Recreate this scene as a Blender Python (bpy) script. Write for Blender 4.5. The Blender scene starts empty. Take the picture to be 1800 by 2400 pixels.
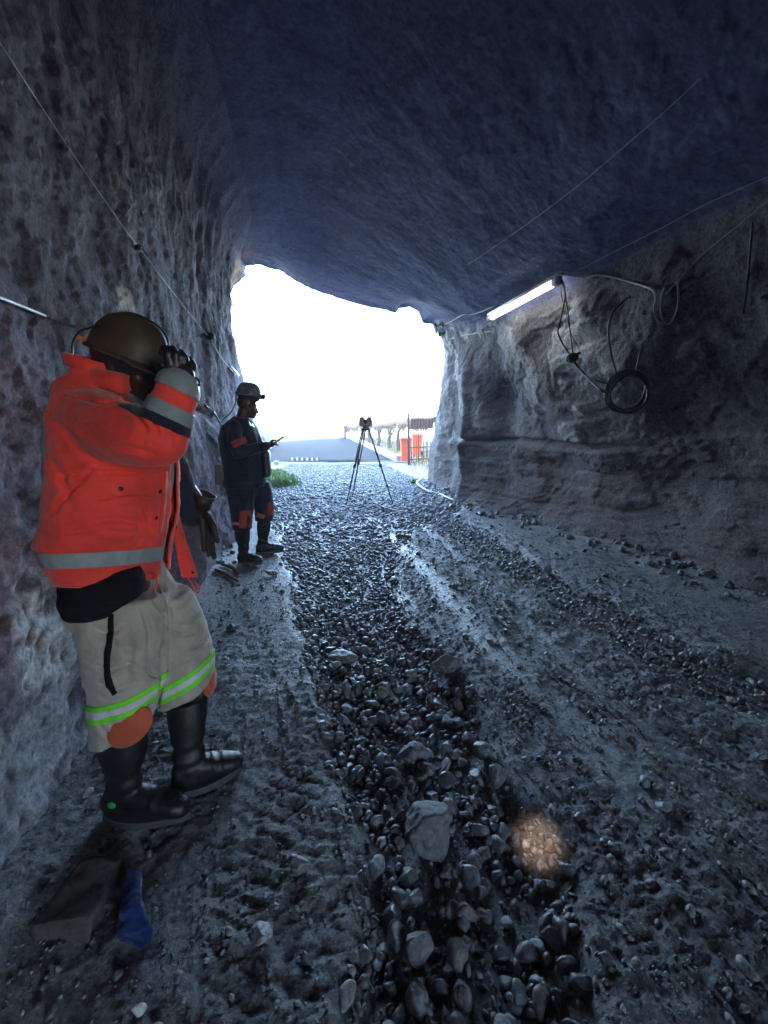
import bpy, bmesh, math, random
import numpy as np
from mathutils import Vector, Matrix, Euler, noise as mnoise

random.seed(7)
rng = np.random.default_rng(11)
scene = bpy.context.scene

# ------------------------------------------------------------------ camera, sky, sun, exposure
CAM_H = 1.45
PITCH = math.atan(0.2)
cam_data = bpy.data.cameras.new("camera")
cam_data.sensor_fit = 'VERTICAL'
cam_data.sensor_height = 36.0
cam_data.sensor_width = 27.0
cam_data.lens = 15.0
cam_data.clip_start = 0.02
cam_data.clip_end = 6000
cam = bpy.data.objects.new("camera", cam_data)
scene.collection.objects.link(cam)
cam.location = (0, 0, CAM_H)
cam.rotation_euler = (math.radians(90) - PITCH, 0, 0)
scene.camera = cam

SUN_EL, SUN_AZ = math.radians(26), math.radians(205)     # low sun behind the hill, the portal side lies in its shade
world = bpy.data.worlds.new("World")
scene.world = world
world.use_nodes = True
wn = world.node_tree
wn.nodes.clear()
w_out = wn.nodes.new("ShaderNodeOutputWorld")
w_bg = wn.nodes.new("ShaderNodeBackground")
w_sky = wn.nodes.new("ShaderNodeTexSky")
w_sky.sky_type = 'NISHITA'
w_sky.sun_disc = False
w_sky.sun_elevation = SUN_EL
w_sky.sun_rotation = SUN_AZ
w_sky.air_density = 1.0
w_sky.dust_density = 0.2
w_sky.ozone_density = 2.0
w_bg.inputs["Strength"].default_value = 0.15
wn.links.new(w_sky.outputs[0], w_bg.inputs[0])
wn.links.new(w_bg.outputs[0], w_out.inputs[0])

sun_data = bpy.data.lights.new("sun", 'SUN')
sun_data.energy = 3.0
sun_data.angle = math.radians(0.5)
sun_data.color = (1.0, 0.93, 0.82)
sun = bpy.data.objects.new("sun", sun_data)
scene.collection.objects.link(sun)
sdir = Vector((math.sin(SUN_AZ) * math.cos(SUN_EL), math.cos(SUN_AZ) * math.cos(SUN_EL), math.sin(SUN_EL)))
sun.rotation_euler = sdir.to_track_quat('Z', 'Y').to_euler()
sun.location = sdir * 60

vs = scene.view_settings
scene.display_settings.display_device = 'sRGB'
vs.view_transform = 'Standard'
vs.look = 'None'
vs.gamma = 1.0
vs.use_curve_mapping = False
vs.exposure = 4.7
cy = scene.cycles
cy.use_denoising = True
try:
    cy.denoiser = 'OPENIMAGEDENOISE'
except Exception:
    pass
cy.use_guiding = True            # learns where the daylight comes in
cy.use_surface_guiding = True
cy.use_volume_guiding = True
cy.guiding_training_samples = 64
cy.sample_clamp_indirect = 6.0
cy.max_bounces = 12
cy.diffuse_bounces = 8
cy.glossy_bounces = 4
cy.transmission_bounces = 2
cy.volume_bounces = 1
cy.caustics_reflective = False
cy.caustics_refractive = False

# ------------------------------------------------------------------ small tools
def at(px, py, Y):
    """world point on the ray of photo pixel (1800x2400) at world depth Y"""
    u, v = (px - 900) / 1000.0, (1200 - py) / 1000.0
    c, s = math.cos(PITCH), math.sin(PITCH)
    t = Y / (v * s + c)
    return Vector((u * t, Y, CAM_H + (v * c - s) * t))

def ground_at(px, py, z=0.0):
    u, v = (px - 900) / 1000.0, (1200 - py) / 1000.0
    c, s = math.cos(PITCH), math.sin(PITCH)
    t = (z - CAM_H) / (v * c - s)
    return Vector((u * t, (v * s + c) * t, z))

def mpp(px, py, Y):
    """metres per photo pixel at that depth"""
    v = (1200 - py) / 1000.0
    return Y / (v * math.sin(PITCH) + math.cos(PITCH)) / 1000.0

_perm = np.random.default_rng(5).permutation(256)
_perm = np.concatenate([_perm, _perm, _perm])
_g = np.random.default_rng(6).normal(size=(256, 3))
_g /= np.linalg.norm(_g, axis=1)[:, None]

def pn(p):
    """gradient noise in about -1..1, p is (N,3)"""
    p = np.asarray(p, dtype=np.float64)
    i = np.floor(p).astype(np.int64)
    f = p - i
    i &= 255
    u = f * f * f * (f * (f * 6 - 15) + 10)
    res = np.zeros(len(p))
    for dx in (0, 1):
        wx = u[:, 0] if dx else 1 - u[:, 0]
        hx = _perm[(i[:, 0] + dx) & 255]
        for dy in (0, 1):
            wy = u[:, 1] if dy else 1 - u[:, 1]
            hy = _perm[hx + ((i[:, 1] + dy) & 255)]
            for dz in (0, 1):
                wz = u[:, 2] if dz else 1 - u[:, 2]
                h = _perm[hy + ((i[:, 2] + dz) & 255)]
                g = _g[h]
                d = g[:, 0] * (f[:, 0] - dx) + g[:, 1] * (f[:, 1] - dy) + g[:, 2] * (f[:, 2] - dz)
                res += wx * wy * wz * d
    return res * 1.6

def fbm(p, freq, octaves=4, gain=0.5, off=0.0):
    p = np.asarray(p) * freq + off
    a, tot, r = 1.0, 0.0, np.zeros(len(p))
    for _ in range(octaves):
        r += a * pn(p)
        tot += a
        a *= gain
        p = p * 2.03 + 17.3
    return r / tot

def ridged(p, freq, octaves=3, off=0.0):
    p = np.asarray(p) * freq + off
    a, tot, r = 1.0, 0.0, np.zeros(len(p))
    for _ in range(octaves):
        r += a * (1 - np.abs(pn(p)) * 2)
        tot += a
        a *= 0.5
        p = p * 2.1 + 9.1
    return r / tot

def sstep(a, b, x):
    t = np.clip((x - a) / (b - a), 0, 1)
    return t * t * (3 - 2 * t)

def new_mesh(name, verts, faces, mat=None, smooth=True):
    me = bpy.data.meshes.new(name)
    if isinstance(verts, np.ndarray) and isinstance(faces, np.ndarray):
        nv, nf, k = len(verts), len(faces), faces.shape[1]
        me.vertices.add(nv)
        me.vertices.foreach_set("co", verts.astype(np.float32).ravel())
        me.loops.add(nf * k)
        me.loops.foreach_set("vertex_index", faces.astype(np.int32).ravel())
        me.polygons.add(nf)
        me.polygons.foreach_set("loop_start", np.arange(0, nf * k, k, dtype=np.int32))
        me.polygons.foreach_set("loop_total", np.full(nf, k, dtype=np.int32))
        me.update(calc_edges=True)
        me.validate()
    else:
        me.from_pydata([tuple(v) for v in verts], [], [tuple(f) for f in faces])
        me.update()
    if smooth:
        me.polygons.foreach_set("use_smooth", np.ones(len(me.polygons), dtype=bool))
    if mat is not None:
        me.materials.append(mat)
    return me

def link(name, me, parent=None, **props):
    o = bpy.data.objects.new(name, me)
    scene.collection.objects.link(o)
    if parent is not None:
        o.parent = parent
    for k, v in props.items():
        o[k] = v
    return o

def empty(name, loc, label, category, group=None):
    o = bpy.data.objects.new(name, None)
    scene.collection.objects.link(o)
    o.location = loc
    o.empty_display_size = 0.1
    o["label"] = label
    o["category"] = category
    if group:
        o["group"] = group
    return o

def keep_world(child, parent):
    """parent without moving geometry that is already in world coordinates"""
    child.parent = parent
    child.matrix_parent_inverse = Matrix.Translation(-parent.location) if parent.location.length > 0 else Matrix()
    return child

def set_color_attr(me, name, cols):
    a = me.attributes.new(name, 'FLOAT_COLOR', 'POINT')
    c = np.ones((len(me.vertices), 4), dtype=np.float32)
    c[:, :3] = cols
    a.data.foreach_set("color", c.ravel())

def set_float_attr(me, name, vals):
    a = me.attributes.new(name, 'FLOAT', 'POINT')
    a.data.foreach_set("value", np.asarray(vals, dtype=np.float32))

def grid_faces(nr, nc):
    i = np.arange(nr - 1)[:, None] * nc + np.arange(nc - 1)[None, :]
    i = i.ravel()
    return np.stack([i, i + 1, i + nc + 1, i + nc], axis=1)

# ---- materials
def mat_base(name):
    m = bpy.data.materials.new(name)
    m.use_nodes = True
    nt = m.node_tree
    b = nt.nodes["Principled BSDF"]
    return m, nt, b

def add_bump(nt, b, scale, strength, dist=0.01, detail=6, rough=0.6, coord="Object", extra=None):
    tc = nt.nodes.new("ShaderNodeTexCoord")
    n = nt.nodes.new("ShaderNodeTexNoise")
    n.inputs["Scale"].default_value = scale
    n.inputs["Detail"].default_value = detail
    n.inputs["Roughness"].default_value = rough
    nt.links.new(tc.outputs[coord], n.inputs["Vector"])
    bp = nt.nodes.new("ShaderNodeBump")
    bp.inputs["Strength"].default_value = strength
    bp.inputs["Distance"].default_value = dist
    nt.links.new(n.outputs["Fac"], bp.inputs["Height"])
    if extra:
        bp2 = nt.nodes.new("ShaderNodeBump")
        bp2.inputs["Strength"].default_value = extra[1]
        bp2.inputs["Distance"].default_value = extra[2]
        n2 = nt.nodes.new("ShaderNodeTexNoise")
        n2.inputs["Scale"].default_value = extra[0]
        n2.inputs["Detail"].default_value = 4
        nt.links.new(tc.outputs[coord], n2.inputs["Vector"])
        nt.links.new(n2.outputs["Fac"], bp2.inputs["Height"])
        nt.links.new(bp2.outputs[0], bp.inputs["Normal"])
    nt.links.new(bp.outputs[0], b.inputs["Normal"])
    return n

def plain(name, col, rough=0.6, metal=0.0, bump=None, var=0.0, var_scale=6.0, spec=None, coord="Object"):
    m, nt, b = mat_base(name)
    b.inputs["Base Color"].default_value = (*col, 1)
    b.inputs["Roughness"].default_value = rough
    b.inputs["Metallic"].default_value = metal
    if spec is not None:
        b.inputs["Specular IOR Level"].default_value = spec
    if bump:
        add_bump(nt, b, *bump, coord=coord)
    if var > 0:
        tc = nt.nodes.new("ShaderNodeTexCoord")
        n = nt.nodes.new("ShaderNodeTexNoise")
        n.inputs["Scale"].default_value = var_scale
        n.inputs["Detail"].default_value = 6
        n.inputs["Roughness"].default_value = 0.65
        nt.links.new(tc.outputs[coord], n.inputs["Vector"])
        mr = nt.nodes.new("ShaderNodeMapRange")
        mr.inputs["From Min"].default_value = 0.3
        mr.inputs["From Max"].default_value = 0.7
        mr.inputs["To Min"].default_value = 1 - var
        mr.inputs["To Max"].default_value = 1 + var
        nt.links.new(n.outputs["Fac"], mr.inputs["Value"])
        mx = nt.nodes.new("ShaderNodeVectorMath")
        mx.operation = 'SCALE'
        mx.inputs[0].default_value = col
        nt.links.new(mr.outputs[0], mx.inputs["Scale"])
        nt.links.new(mx.outputs[0], b.inputs["Base Color"])
    return m

def attr_mat(name, attr, rough=0.8, bump1=None, bump2=None, fine_scale=60, fine_var=0.35, rough_attr=None, spec=0.5):
    m, nt, b = mat_base(name)
    a = nt.nodes.new("ShaderNodeAttribute")
    a.attribute_name = attr
    tc = nt.nodes.new("ShaderNodeTexCoord")
    n = nt.nodes.new("ShaderNodeTexNoise")
    n.inputs["Scale"].default_value = fine_scale
    n.inputs["Detail"].default_value = 8
    n.inputs["Roughness"].default_value = 0.7
    nt.links.new(tc.outputs["Object"], n.inputs["Vector"])
    mr = nt.nodes.new("ShaderNodeMapRange")
    mr.inputs["From Min"].default_value = 0.35
    mr.inputs["From Max"].default_value = 0.65
    mr.inputs["To Min"].default_value = 1 - fine_var
    mr.inputs["To Max"].default_value = 1 + fine_var
    nt.links.new(n.outputs["Fac"], mr.inputs["Value"])
    mx = nt.nodes.new("ShaderNodeVectorMath")
    mx.operation = 'SCALE'
    nt.links.new(a.outputs["Color"], mx.inputs[0])
    nt.links.new(mr.outputs[0], mx.inputs["Scale"])
    nt.links.new(mx.outputs[0], b.inputs["Base Color"])
    b.inputs["Specular IOR Level"].default_value = spec
    if rough_attr:
        ra = nt.nodes.new("ShaderNodeAttribute")
        ra.attribute_name = rough_attr
        nt.links.new(ra.outputs["Fac"], b.inputs["Roughness"])
    else:
        b.inputs["Roughness"].default_value = rough
    if bump1:
        add_bump(nt, b, *bump1, extra=bump2)
    return m

# ------------------------------------------------------------------ tunnel lining (walls and roof)
def XL(Y):
    return -1.10 - 0.19 * Y
_xr = np.array([[-9, 5.6], [0, 4.0], [2.0, 3.62], [3.5, 3.35], [4.6, 3.1], [5.6, 2.82], [6.3, 2.55], [7.1, 2.1], [7.8, 1.7], [8.6, 1.58], [9.5, 1.45], [11, 1.2]])
_xt = np.array([[-9, 4.6], [0, 3.0], [3.0, 2.42], [5.0, 2.0], [6.5, 1.68], [8, 1.45], [9.5, 1.28], [11, 1.1]])
_zt = np.array([[-9, 2.9], [0, 2.9], [5, 2.98], [6.5, 3.05], [8, 3.2], [9.5, 3.4], [11, 3.5]])
def XR(Y): return np.interp(Y, _xr[:, 0], _xr[:, 1])
def XT(Y): return np.interp(Y, _xt[:, 0], _xt[:, 1])
def ZT(Y): return np.interp(Y, _zt[:, 0], _zt[:, 1])

def resample(pts, n):
    pts = np.asarray(pts, dtype=float)
    d = np.concatenate([[0], np.cumsum(np.linalg.norm(np.diff(pts, axis=0), axis=1))])
    t = np.linspace(0, d[-1], n)
    return np.stack([np.interp(t, d, pts[:, k]) for k in range(pts.shape[1])], axis=1)

N_L, N_T, N_R = 190, 170, 150
def profile(Y):
    xl, xr, xt, zt = XL(Y), XR(Y), XT(Y), ZT(Y)
    zl = 4.75
    left = [(xl + 0.10, -0.25), (xl + 0.03, 0.1), (xl, 0.6), (xl - 0.06, 1.6), (xl - 0.08, 2.8), (xl - 0.02, 3.8), (xl + 0.12, 4.4), (xl + 0.42, zl)]
    roof = [(xl + 0.42, zl), (xl + 0.9, zl + 0.02), (xl + 1.6, zl - 0.18), (xt - 0.5, zt + 0.18), (xt, zt)]
    wgt = float(sstep(8.5, 10.5, Y))
    bul = xr + 0.02
    right = [(xt, zt), (xt + 0.06, zt - 0.06), (xt + 0.10, zt - 0.35), (xt + (bul - xt) * 0.42, zt - 0.95), (xt + (bul - xt) * 0.8, zt - 1.55),
             (bul, 0.9), (xr - 0.03, 0.3), (xr - 0.12, 0.02), (xr - 0.2, -0.25)]
    return np.concatenate([resample(left, N_L), resample(roof, N_T + 1)[1:], resample(right, N_R + 1)[1:]])

# outline of the portal mouth, true positions in the world
P_left = [at(612, 1165, 10.6), at(606, 1100, 10.6), at(600, 1010, 10.5), at(588, 945, 10.5), at(566, 870, 10.4), at(553, 800, 10.4), at(536, 750, 10.3),
          at(549, 716, 10.3), at(539, 690, 10.3), at(552, 668, 10.2), at(577, 648, 10.2), at(577, 624, 10.2)]
P_roof = [at(577, 624, 10.2), at(600, 618, 10.2), at(640, 630, 10.2), at(652, 632, 10.2), at(690, 656, 10.15), at(730, 678, 10.1), at(790, 700, 10.0), at(850, 716, 10.0),
          at(925, 732, 9.9), at(936, 721, 9.9), at(960, 720, 9.9), at(978, 732, 9.9), at(992, 756, 9.9), at(1012, 760, 9.9), at(1017, 775, 9.9)]
P_right = [at(1017, 775, 9.9), at(1034, 790, 9.9), at(1041, 830, 9.95), at(1040, 868, 10.0), at(1031, 925, 10.2), at(1020, 1000, 10.5), at(1006, 1060, 10.8), at(1003, 1110, 11.0), at(1008, 1165, 11.2)]
portal = np.concatenate([resample([tuple(p) for p in P_left], N_L), resample([tuple(p) for p in P_roof], N_T + 1)[1:], resample([tuple(p) for p in P_right], N_R + 1)[1:]])
NPF = len(portal)

rows = []
Ys = np.concatenate([np.arange(-9, -0.6, 0.25), np.arange(-0.6, 7.5, 0.032)])
for Y in Ys:
    p = profile(Y)
    rows.append(np.stack([p[:, 0], np.full(len(p), Y), p[:, 1]], axis=1))
for T in np.linspace(0, 1, 84):
    p = profile(7.5 + T * 2.7)
    w = T * T * (3 - 2 * T)
    xyz = np.stack([p[:, 0], 7.5 + T * (portal[:, 1] - 7.5), p[:, 1]], axis=1)
    xyz[:, 0] = (1 - w) * xyz[:, 0] + w * portal[:, 0]
    xyz[:, 2] = (1 - w) * xyz[:, 2] + w * portal[:, 2]
    rows.append(xyz)
n_in = len(rows)
# the mouth opens into the cliff face of the hill
cen = portal.mean(axis=0)
cen[2] = 0.6
for k, (d, dy) in enumerate([(0.12, 0.10), (0.35, 0.22), (0.7, 0.35), (1.2, 0.45), (2.0, 0.55), (3.2, 0.6), (5.0, 0.6), (7.5, 0.5), (10, 0.3), (13, -0.2), (17, -2)]):
    v = portal - cen
    v[:, 1] = 0
    v /= np.linalg.norm(v, axis=1)[:, None]
    v[:, 2] = np.maximum(v[:, 2], -0.02)
    q = portal + v * d
    q[:, 1] += dy
    rows.append(q)
q = rows[-1].copy()
q[:, 1] = 1.0
rows.append(q)
G = np.array(rows)
nr, nc = G.shape[:2]
V0 = G.reshape(-1, 3)
dy_ = np.gradient(G, axis=0)
dx_ = np.gradient(G, axis=1)
Nn = np.cross(dx_, dy_)
Nn /= (np.linalg.norm(Nn, axis=2)[:, :, None] + 1e-9)
Nn = Nn.reshape(-1, 3)
col_id = np.tile(np.arange(nc), nr)
row_id = np.repeat(np.arange(nr), nc)
isL = (col_id < N_L)
isT = (col_id >= N_L) & (col_id < N_L + N_T)
isR = col_id >= N_L + N_T
wL = 1 - sstep(N_L - 55, N_L + 30, col_id)
wR = sstep(N_L + N_T - 6, N_L + N_T + 10, col_id)
wT = 1 - np.maximum(wL, wR)
X, Yc, Z = V0[:, 0], V0[:, 1], V0[:, 2]
# make sure normals point into the opening
inward = np.where((wT > 0.5), -Nn[:, 2], np.where(isL, Nn[:, 0], -Nn[:, 0]))
if np.mean(inward[row_id < n_in]) < 0:
    Nn = -Nn
edge = sstep(n_in - 34, n_in - 2, row_id) * (1 - sstep(n_in + 2, n_in + 5, row_id))      # 1 at the mouth
outer = sstep(n_in + 1, n_in + 6, row_id)
amp = 1 - 0.85 * edge
D = np.zeros(len(V0))
stretchL = V0 * np.array([1, 1, 0.35])
stretchR = V0 * np.array([1, 0.6, 1.3])
# left wall: knobbly, with upright flutes towards the mouth
flute = sstep(3.2, 6.0, Yc)
D += wL * amp * (0.13 * fbm(V0, 0.55, 3) + 0.035 * fbm(V0, 3.2, 4, off=4) + 0.016 * ridged(V0, 9, 3, off=8) * (0.5 + 0.5 * (1 - flute)))
D += wL * flute * (1 - 0.6 * edge) * (0.11 * ridged(stretchL, 1.7, 3, off=2) - 0.05)
D += wL * 0.012 * fbm(V0, 26, 3, off=1) * (0.4 + 0.6 * sstep(0.0, 0.5, fbm(V0, 1.1, 2, off=31) + 0.25))
# blocky pillars behind the second worker
D += wL * 0.10 * np.exp(-((Yc - 3.9) / 0.55) ** 2) * sstep(2.1, 1.2, Z)
D -= wL * 0.16 * np.exp(-((Yc - 3.0) / 0.35) ** 2) * sstep(2.0, 0.8, Z)
D += wL * 0.14 * np.exp(-((Yc - 5.2) / 0.4) ** 2) * sstep(1.7, 1.1, Z)
D -= wL * 0.10 * np.exp(-((Z - 1.62 - 0.06 * np.sin(Yc * 3)) / 0.05) ** 2) * sstep(3.0, 3.6, Yc) * sstep(6.5, 5.5, Yc)
# plaster ledge with a step low on the wall beside the near worker
lip = 0.62 + 0.35 * (Yc - 1.2) + 0.10 * fbm(V0, 3.0, 3, off=77)
D += wL * 0.035 * sstep(0.02, -0.02, Z - lip) * sstep(2.6, 2.0, Yc)
pit_d = sstep(0.08, 0.30, fbm(V0 * np.array([1, 1, .8]), 24, 3, off=226) + 0.35 * fbm(V0, 2.0, 4, off=220)) * sstep(3.4, 2.0, Yc) * sstep(2.6, 1.4, Z)
fl_ = fbm(V0 * np.array([1, .8, .7]), 2.1, 3, off=15)
fl_ = np.round(fl_ * 6) / 6 * .75 + fl_ * .25
D += wL * (1 - edge) * 0.07 * fl_
D -= wL * 0.009 * pit_d
D += wL * 0.010 * fbm(V0, 18, 3, gain=.7, off=9)
# roof: smooth, low undulation
D += wT * amp * (0.09 * fbm(V0 * np.array([1, .6, 1]), 0.5, 3, off=12) + 0.02 * fbm(V0, 2.4, 4, off=19) + 0.007 * fbm(V0, 11, 4, off=3))
# right wall: bulges, ledge, scaled-off sheets
bed = V0[:, 2] + 0.10 * fbm(V0, 0.9, 3, off=64) + 0.05 * V0[:, 1] * 0.3
stepn = bed * 4.2
saw = (stepn - np.floor(stepn))
facet = fbm(V0 * np.array([1, .7, 1.0]), 1.5, 2, off=52)
facet = np.round(facet * 5) / 5 * 0.7 + facet * 0.3
D += wR * amp * (0.20 * fbm(V0, 0.6, 3, off=50) + 0.10 * facet + 0.020 * fbm(stretchR, 4.5, 4, off=57) + 0.012 * ridged(V0, 12, 3, off=61) + 0.010 * fbm(V0, 20, 3, gain=.7, off=63))
D += wR * amp * 0.028 * (saw - 0.5) * sstep(0.0, 0.35, fbm(V0, 1.0, 2, off=66) + 0.1)
strata = fbm(V0 * np.array([.35, .35, 2.6]), 2.2, 4, off=70)
D += wR * 0.05 * strata * sstep(1.35, 1.05, Z) * (1 - edge * 0.5)
ledge_z = 1.22 + 0.05 * fbm(V0, 1.2, 2, off=80)
D -= wR * 0.12 * np.exp(-((Z - ledge_z) / 0.035) ** 2) * sstep(4.6, 5.6, Yc) * sstep(9.0, 8.0, Yc)
D += wR * 0.06 * sstep(0.03, -0.03, Z - ledge_z) * sstep(4.4, 5.4, Yc) * sstep(9.4, 8.6, Yc)
D -= wR * 0.30 * np.exp(-((Yc - 7.15) / 0.42) ** 2 - ((Z - 1.95) / 0.55) ** 2)
D += wR * 0.14 * np.exp(-((Yc - 5.9) / 0.55) ** 2 - ((Z - 1.75) / 0.6) ** 2)
D += wR * 0.16 * np.exp(-((Yc - 8.05) / 0.16) ** 2) * sstep(2.7, 2.2, Z)
sheet = fbm(V0, 1.5, 3, off=93)
D += wR * 0.020 * sstep(0.05, 0.09, sheet) * sstep(0.9, 1.3, Z) * (1 - edge)
D += wR * 0.20 * sstep(0.5, -0.05, Z) * sstep(0.0, 3.0, Yc) * sstep(8.5, 7.0, Yc) * (0.5 + 0.5 * fbm(V0, 1.3, 2, off=99))
# ragged rim and cliff
D += edge * (0.05 * fbm(V0, 3.0, 3, off=120) + 0.02 * fbm(V0, 11, 3, off=122))
D += outer * (0.35 * fbm(V0, 0.5, 3, off=130) + 0.10 * ridged(V0, 1.6, 3, off=131))
V1 = V0 + Nn * D[:, None]

# rock colours, with some light and shade put in
tone = 0.155 + 0.06 * fbm(V0, 0.9, 4, off=200) + 0.06 * fbm(V0, 6, 4, off=201)
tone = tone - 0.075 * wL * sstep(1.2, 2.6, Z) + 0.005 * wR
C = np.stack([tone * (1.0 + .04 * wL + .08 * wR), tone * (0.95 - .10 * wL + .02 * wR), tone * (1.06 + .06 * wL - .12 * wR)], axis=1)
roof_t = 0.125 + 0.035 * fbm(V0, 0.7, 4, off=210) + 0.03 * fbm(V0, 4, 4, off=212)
CR = np.stack([roof_t * 0.86, roof_t * 1.0, roof_t * 1.85], axis=1)  # roof blue stands in for the cool cast of the glare
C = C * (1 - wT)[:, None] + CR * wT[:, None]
def blend(C, w, col):
    return C * (1 - w)[:, None] + np.asarray(col)[None, :] * w[:, None]
def wall_spot(px, py):
    """(Y, Z) of the left wall where the photograph shows that spot"""
    c_, s_ = math.cos(PITCH), math.sin(PITCH)
    m_ = np.where(isL & (row_id < n_in) & (V1[:, 1] > 0.3))[0]
    d_ = V1[m_] - np.array([0, 0, CAM_H])
    f_ = d_[:, 1] * c_ - d_[:, 2] * s_
    u_ = d_[:, 1] * s_ + d_[:, 2] * c_
    e_ = np.hypot(900 + 1000 * d_[:, 0] / f_ - px, 1200 - 1000 * u_ / f_ - py)
    i_ = m_[np.argmin(e_)]
    return V1[i_, 1], V1[i_, 2]
# reddish staining low on the near left wall, white crust, ochre by the mouth
n1 = fbm(V0, 2.0, 4, off=220)
n2 = fbm(V0, 13, 4, off=221)
red = wL * sstep(0.15, 0.5, n1 * 0.8 + n2 * 0.5 + 0.42) * sstep(2.6, 1.2, Yc) * sstep(0.35, 0.8, Z) * sstep(2.0, 1.5, Z)
C = blend(C, red * 0.75, (0.30, 0.16, 0.18))
c1, c2 = wall_spot(150, 1440), wall_spot(60, 1800)
e1 = np.sqrt(((Yc - c1[0]) / 0.34) ** 2 + ((Z - c1[1]) / 0.26) ** 2) + 0.35 * n1 + 0.35 * n2
e2 = np.sqrt(((Yc - c2[0]) / 0.40) ** 2 + ((Z - c2[1]) / 0.22) ** 2) + 0.35 * n1 + 0.35 * n2
C = blend(C, wL * sstep(1.15, 0.85, e1) * 0.9, (0.62, 0.60, 0.61))
C = blend(C, wL * sstep(1.2, 0.7, e2) * 0.6, (0.36, 0.38, 0.41))
spk = wL * sstep(0.18, 0.30, fbm(V0, 34, 2, gain=.7, off=228)) * sstep(2.6, 1.6, Yc) * sstep(1.5, 0.9, Z)
C = blend(C, spk * 0.6, (0.45, 0.42, 0.43))
pits = wL * sstep(0.10, 0.26, fbm(V0 * np.array([1, 1, .8]), 24, 3, off=226) + 0.35 * n1) * sstep(3.4, 2.0, Yc) * sstep(2.6, 1.4, Z)
C = blend(C, pits * 0.8, (0.045, 0.04, 0.045))
c3, c4 = wall_spot(524, 650), wall_spot(293, 708)
och = wL * np.exp(-((Yc - c3[0]) / 0.62) ** 2 - ((Z - c3[1]) / 0.50) ** 2)
C = blend(C, np.clip(och * 1.8, 0, 1) * sstep(-0.5, 0.0, n2 + 0.3), (0.50, 0.33, 0.17))
pale = wL * sstep(1.1, 0.8, np.sqrt(((Yc - c4[0]) / 0.13) ** 2 + ((Z - c4[1]) / 0.10) ** 2) + 0.3 * n2)
C = blend(C, pale, (0.50, 0.45, 0.38))
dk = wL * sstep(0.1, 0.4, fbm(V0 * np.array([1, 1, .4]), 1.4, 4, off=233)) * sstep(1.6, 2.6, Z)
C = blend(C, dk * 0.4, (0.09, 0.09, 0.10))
# right wall: pale bleached sheets, and shade painted into the recess
bl = wR * sstep(0.02, 0.10, sheet + 0.16 * n2) * sstep(4.3, 5.2, Yc) * sstep(1.0, 1.4, Z)
C = blend(C, bl * 0.8, (0.46, 0.44, 0.42))
recess_shade = wR * np.exp(-((Yc - 7.2) / 0.55) ** 2 - ((Z - 1.95) / 0.6) ** 2)
C = blend(C, np.clip(recess_shade * 1.2, 0, 1) * 0.8, (0.07, 0.075, 0.09))
darkR = wR * sstep(5.4, 3.6, Yc + 0.8 * n1) * sstep(0.7, 1.6, Z)  # right wall darker towards the viewer and higher up
C = blend(C, darkR * 0.8, (0.075, 0.072, 0.078))
brn = wR * sstep(0.0, 0.35, fbm(V0 * np.array([.6, .6, 1.6]), 1.6, 4, off=240)) * sstep(1.3, 0.9, Z)
C = blend(C, brn * 0.55, (0.17, 0.13, 0.11))
C = blend(C, outer, (0.38, 0.33, 0.27))
C = np.clip(C, 0.02, 0.8)

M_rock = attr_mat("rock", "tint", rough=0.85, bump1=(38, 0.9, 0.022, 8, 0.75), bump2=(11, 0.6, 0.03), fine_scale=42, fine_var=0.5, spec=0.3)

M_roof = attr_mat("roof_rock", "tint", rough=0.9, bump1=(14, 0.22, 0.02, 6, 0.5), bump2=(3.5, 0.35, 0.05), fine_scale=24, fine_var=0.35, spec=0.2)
def lining(name, c0, c1, opening=None):
    ids = np.arange(c0, c1)
    sel = (np.arange(nr)[:, None] * nc + ids[None, :]).ravel()
    fcs = grid_faces(nr, len(ids))
    if opening is not None:
        cc = V1[sel][fcs].mean(axis=1)
        fcs = fcs[~((cc[:, 1] > opening[0]) & (cc[:, 1] < opening[1]) & (cc[:, 2] > opening[2]) & (cc[:, 2] < opening[3]))]
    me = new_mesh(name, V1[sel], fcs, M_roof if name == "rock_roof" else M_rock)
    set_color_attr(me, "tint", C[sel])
    # shared normals so that the pieces meet without a seam
    nv = NORM[sel]
    me.normals_split_custom_set_from_vertices(nv)
    return link(name, me, kind="structure")

G1 = V1.reshape(nr, nc, 3)
NORM = np.cross(np.gradient(G1, axis=1), np.gradient(G1, axis=0))
NORM /= (np.linalg.norm(NORM, axis=2)[:, :, None] + 1e-9)
NORM = NORM.reshape(-1, 3)
fl = grid_faces(2, nc)[5]
fn = np.cross(V1[nc * 40 + 1] - V1[nc * 40], V1[nc * 41] - V1[nc * 40])
if np.dot(fn, NORM[nc * 40]) < 0:
    NORM = -NORM
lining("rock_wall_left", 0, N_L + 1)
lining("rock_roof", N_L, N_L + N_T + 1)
lining("rock_wall_right", N_L + N_T, nc, opening=(-7.2, -3.4, 0.1, 2.6))     # unseen opening added behind the viewer to let in fill daylight
# the drive goes on behind the viewer and ends in a rock face
bk = G1[0]
fan_v = [tuple(p) for p in bk] + [(float(bk[:, 0].mean()), -9.6, 1.8)]
fan_f = [(i, i + 1, len(bk)) for i in range(len(bk) - 1)] + [(len(bk) - 1, 0, len(bk))]
me = new_mesh("rock_face", fan_v, fan_f, M_rock)
set_color_attr(me, "tint", np.full((len(fan_v), 3), 0.2))
link("rock_wall_end", me, kind="structure")

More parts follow.
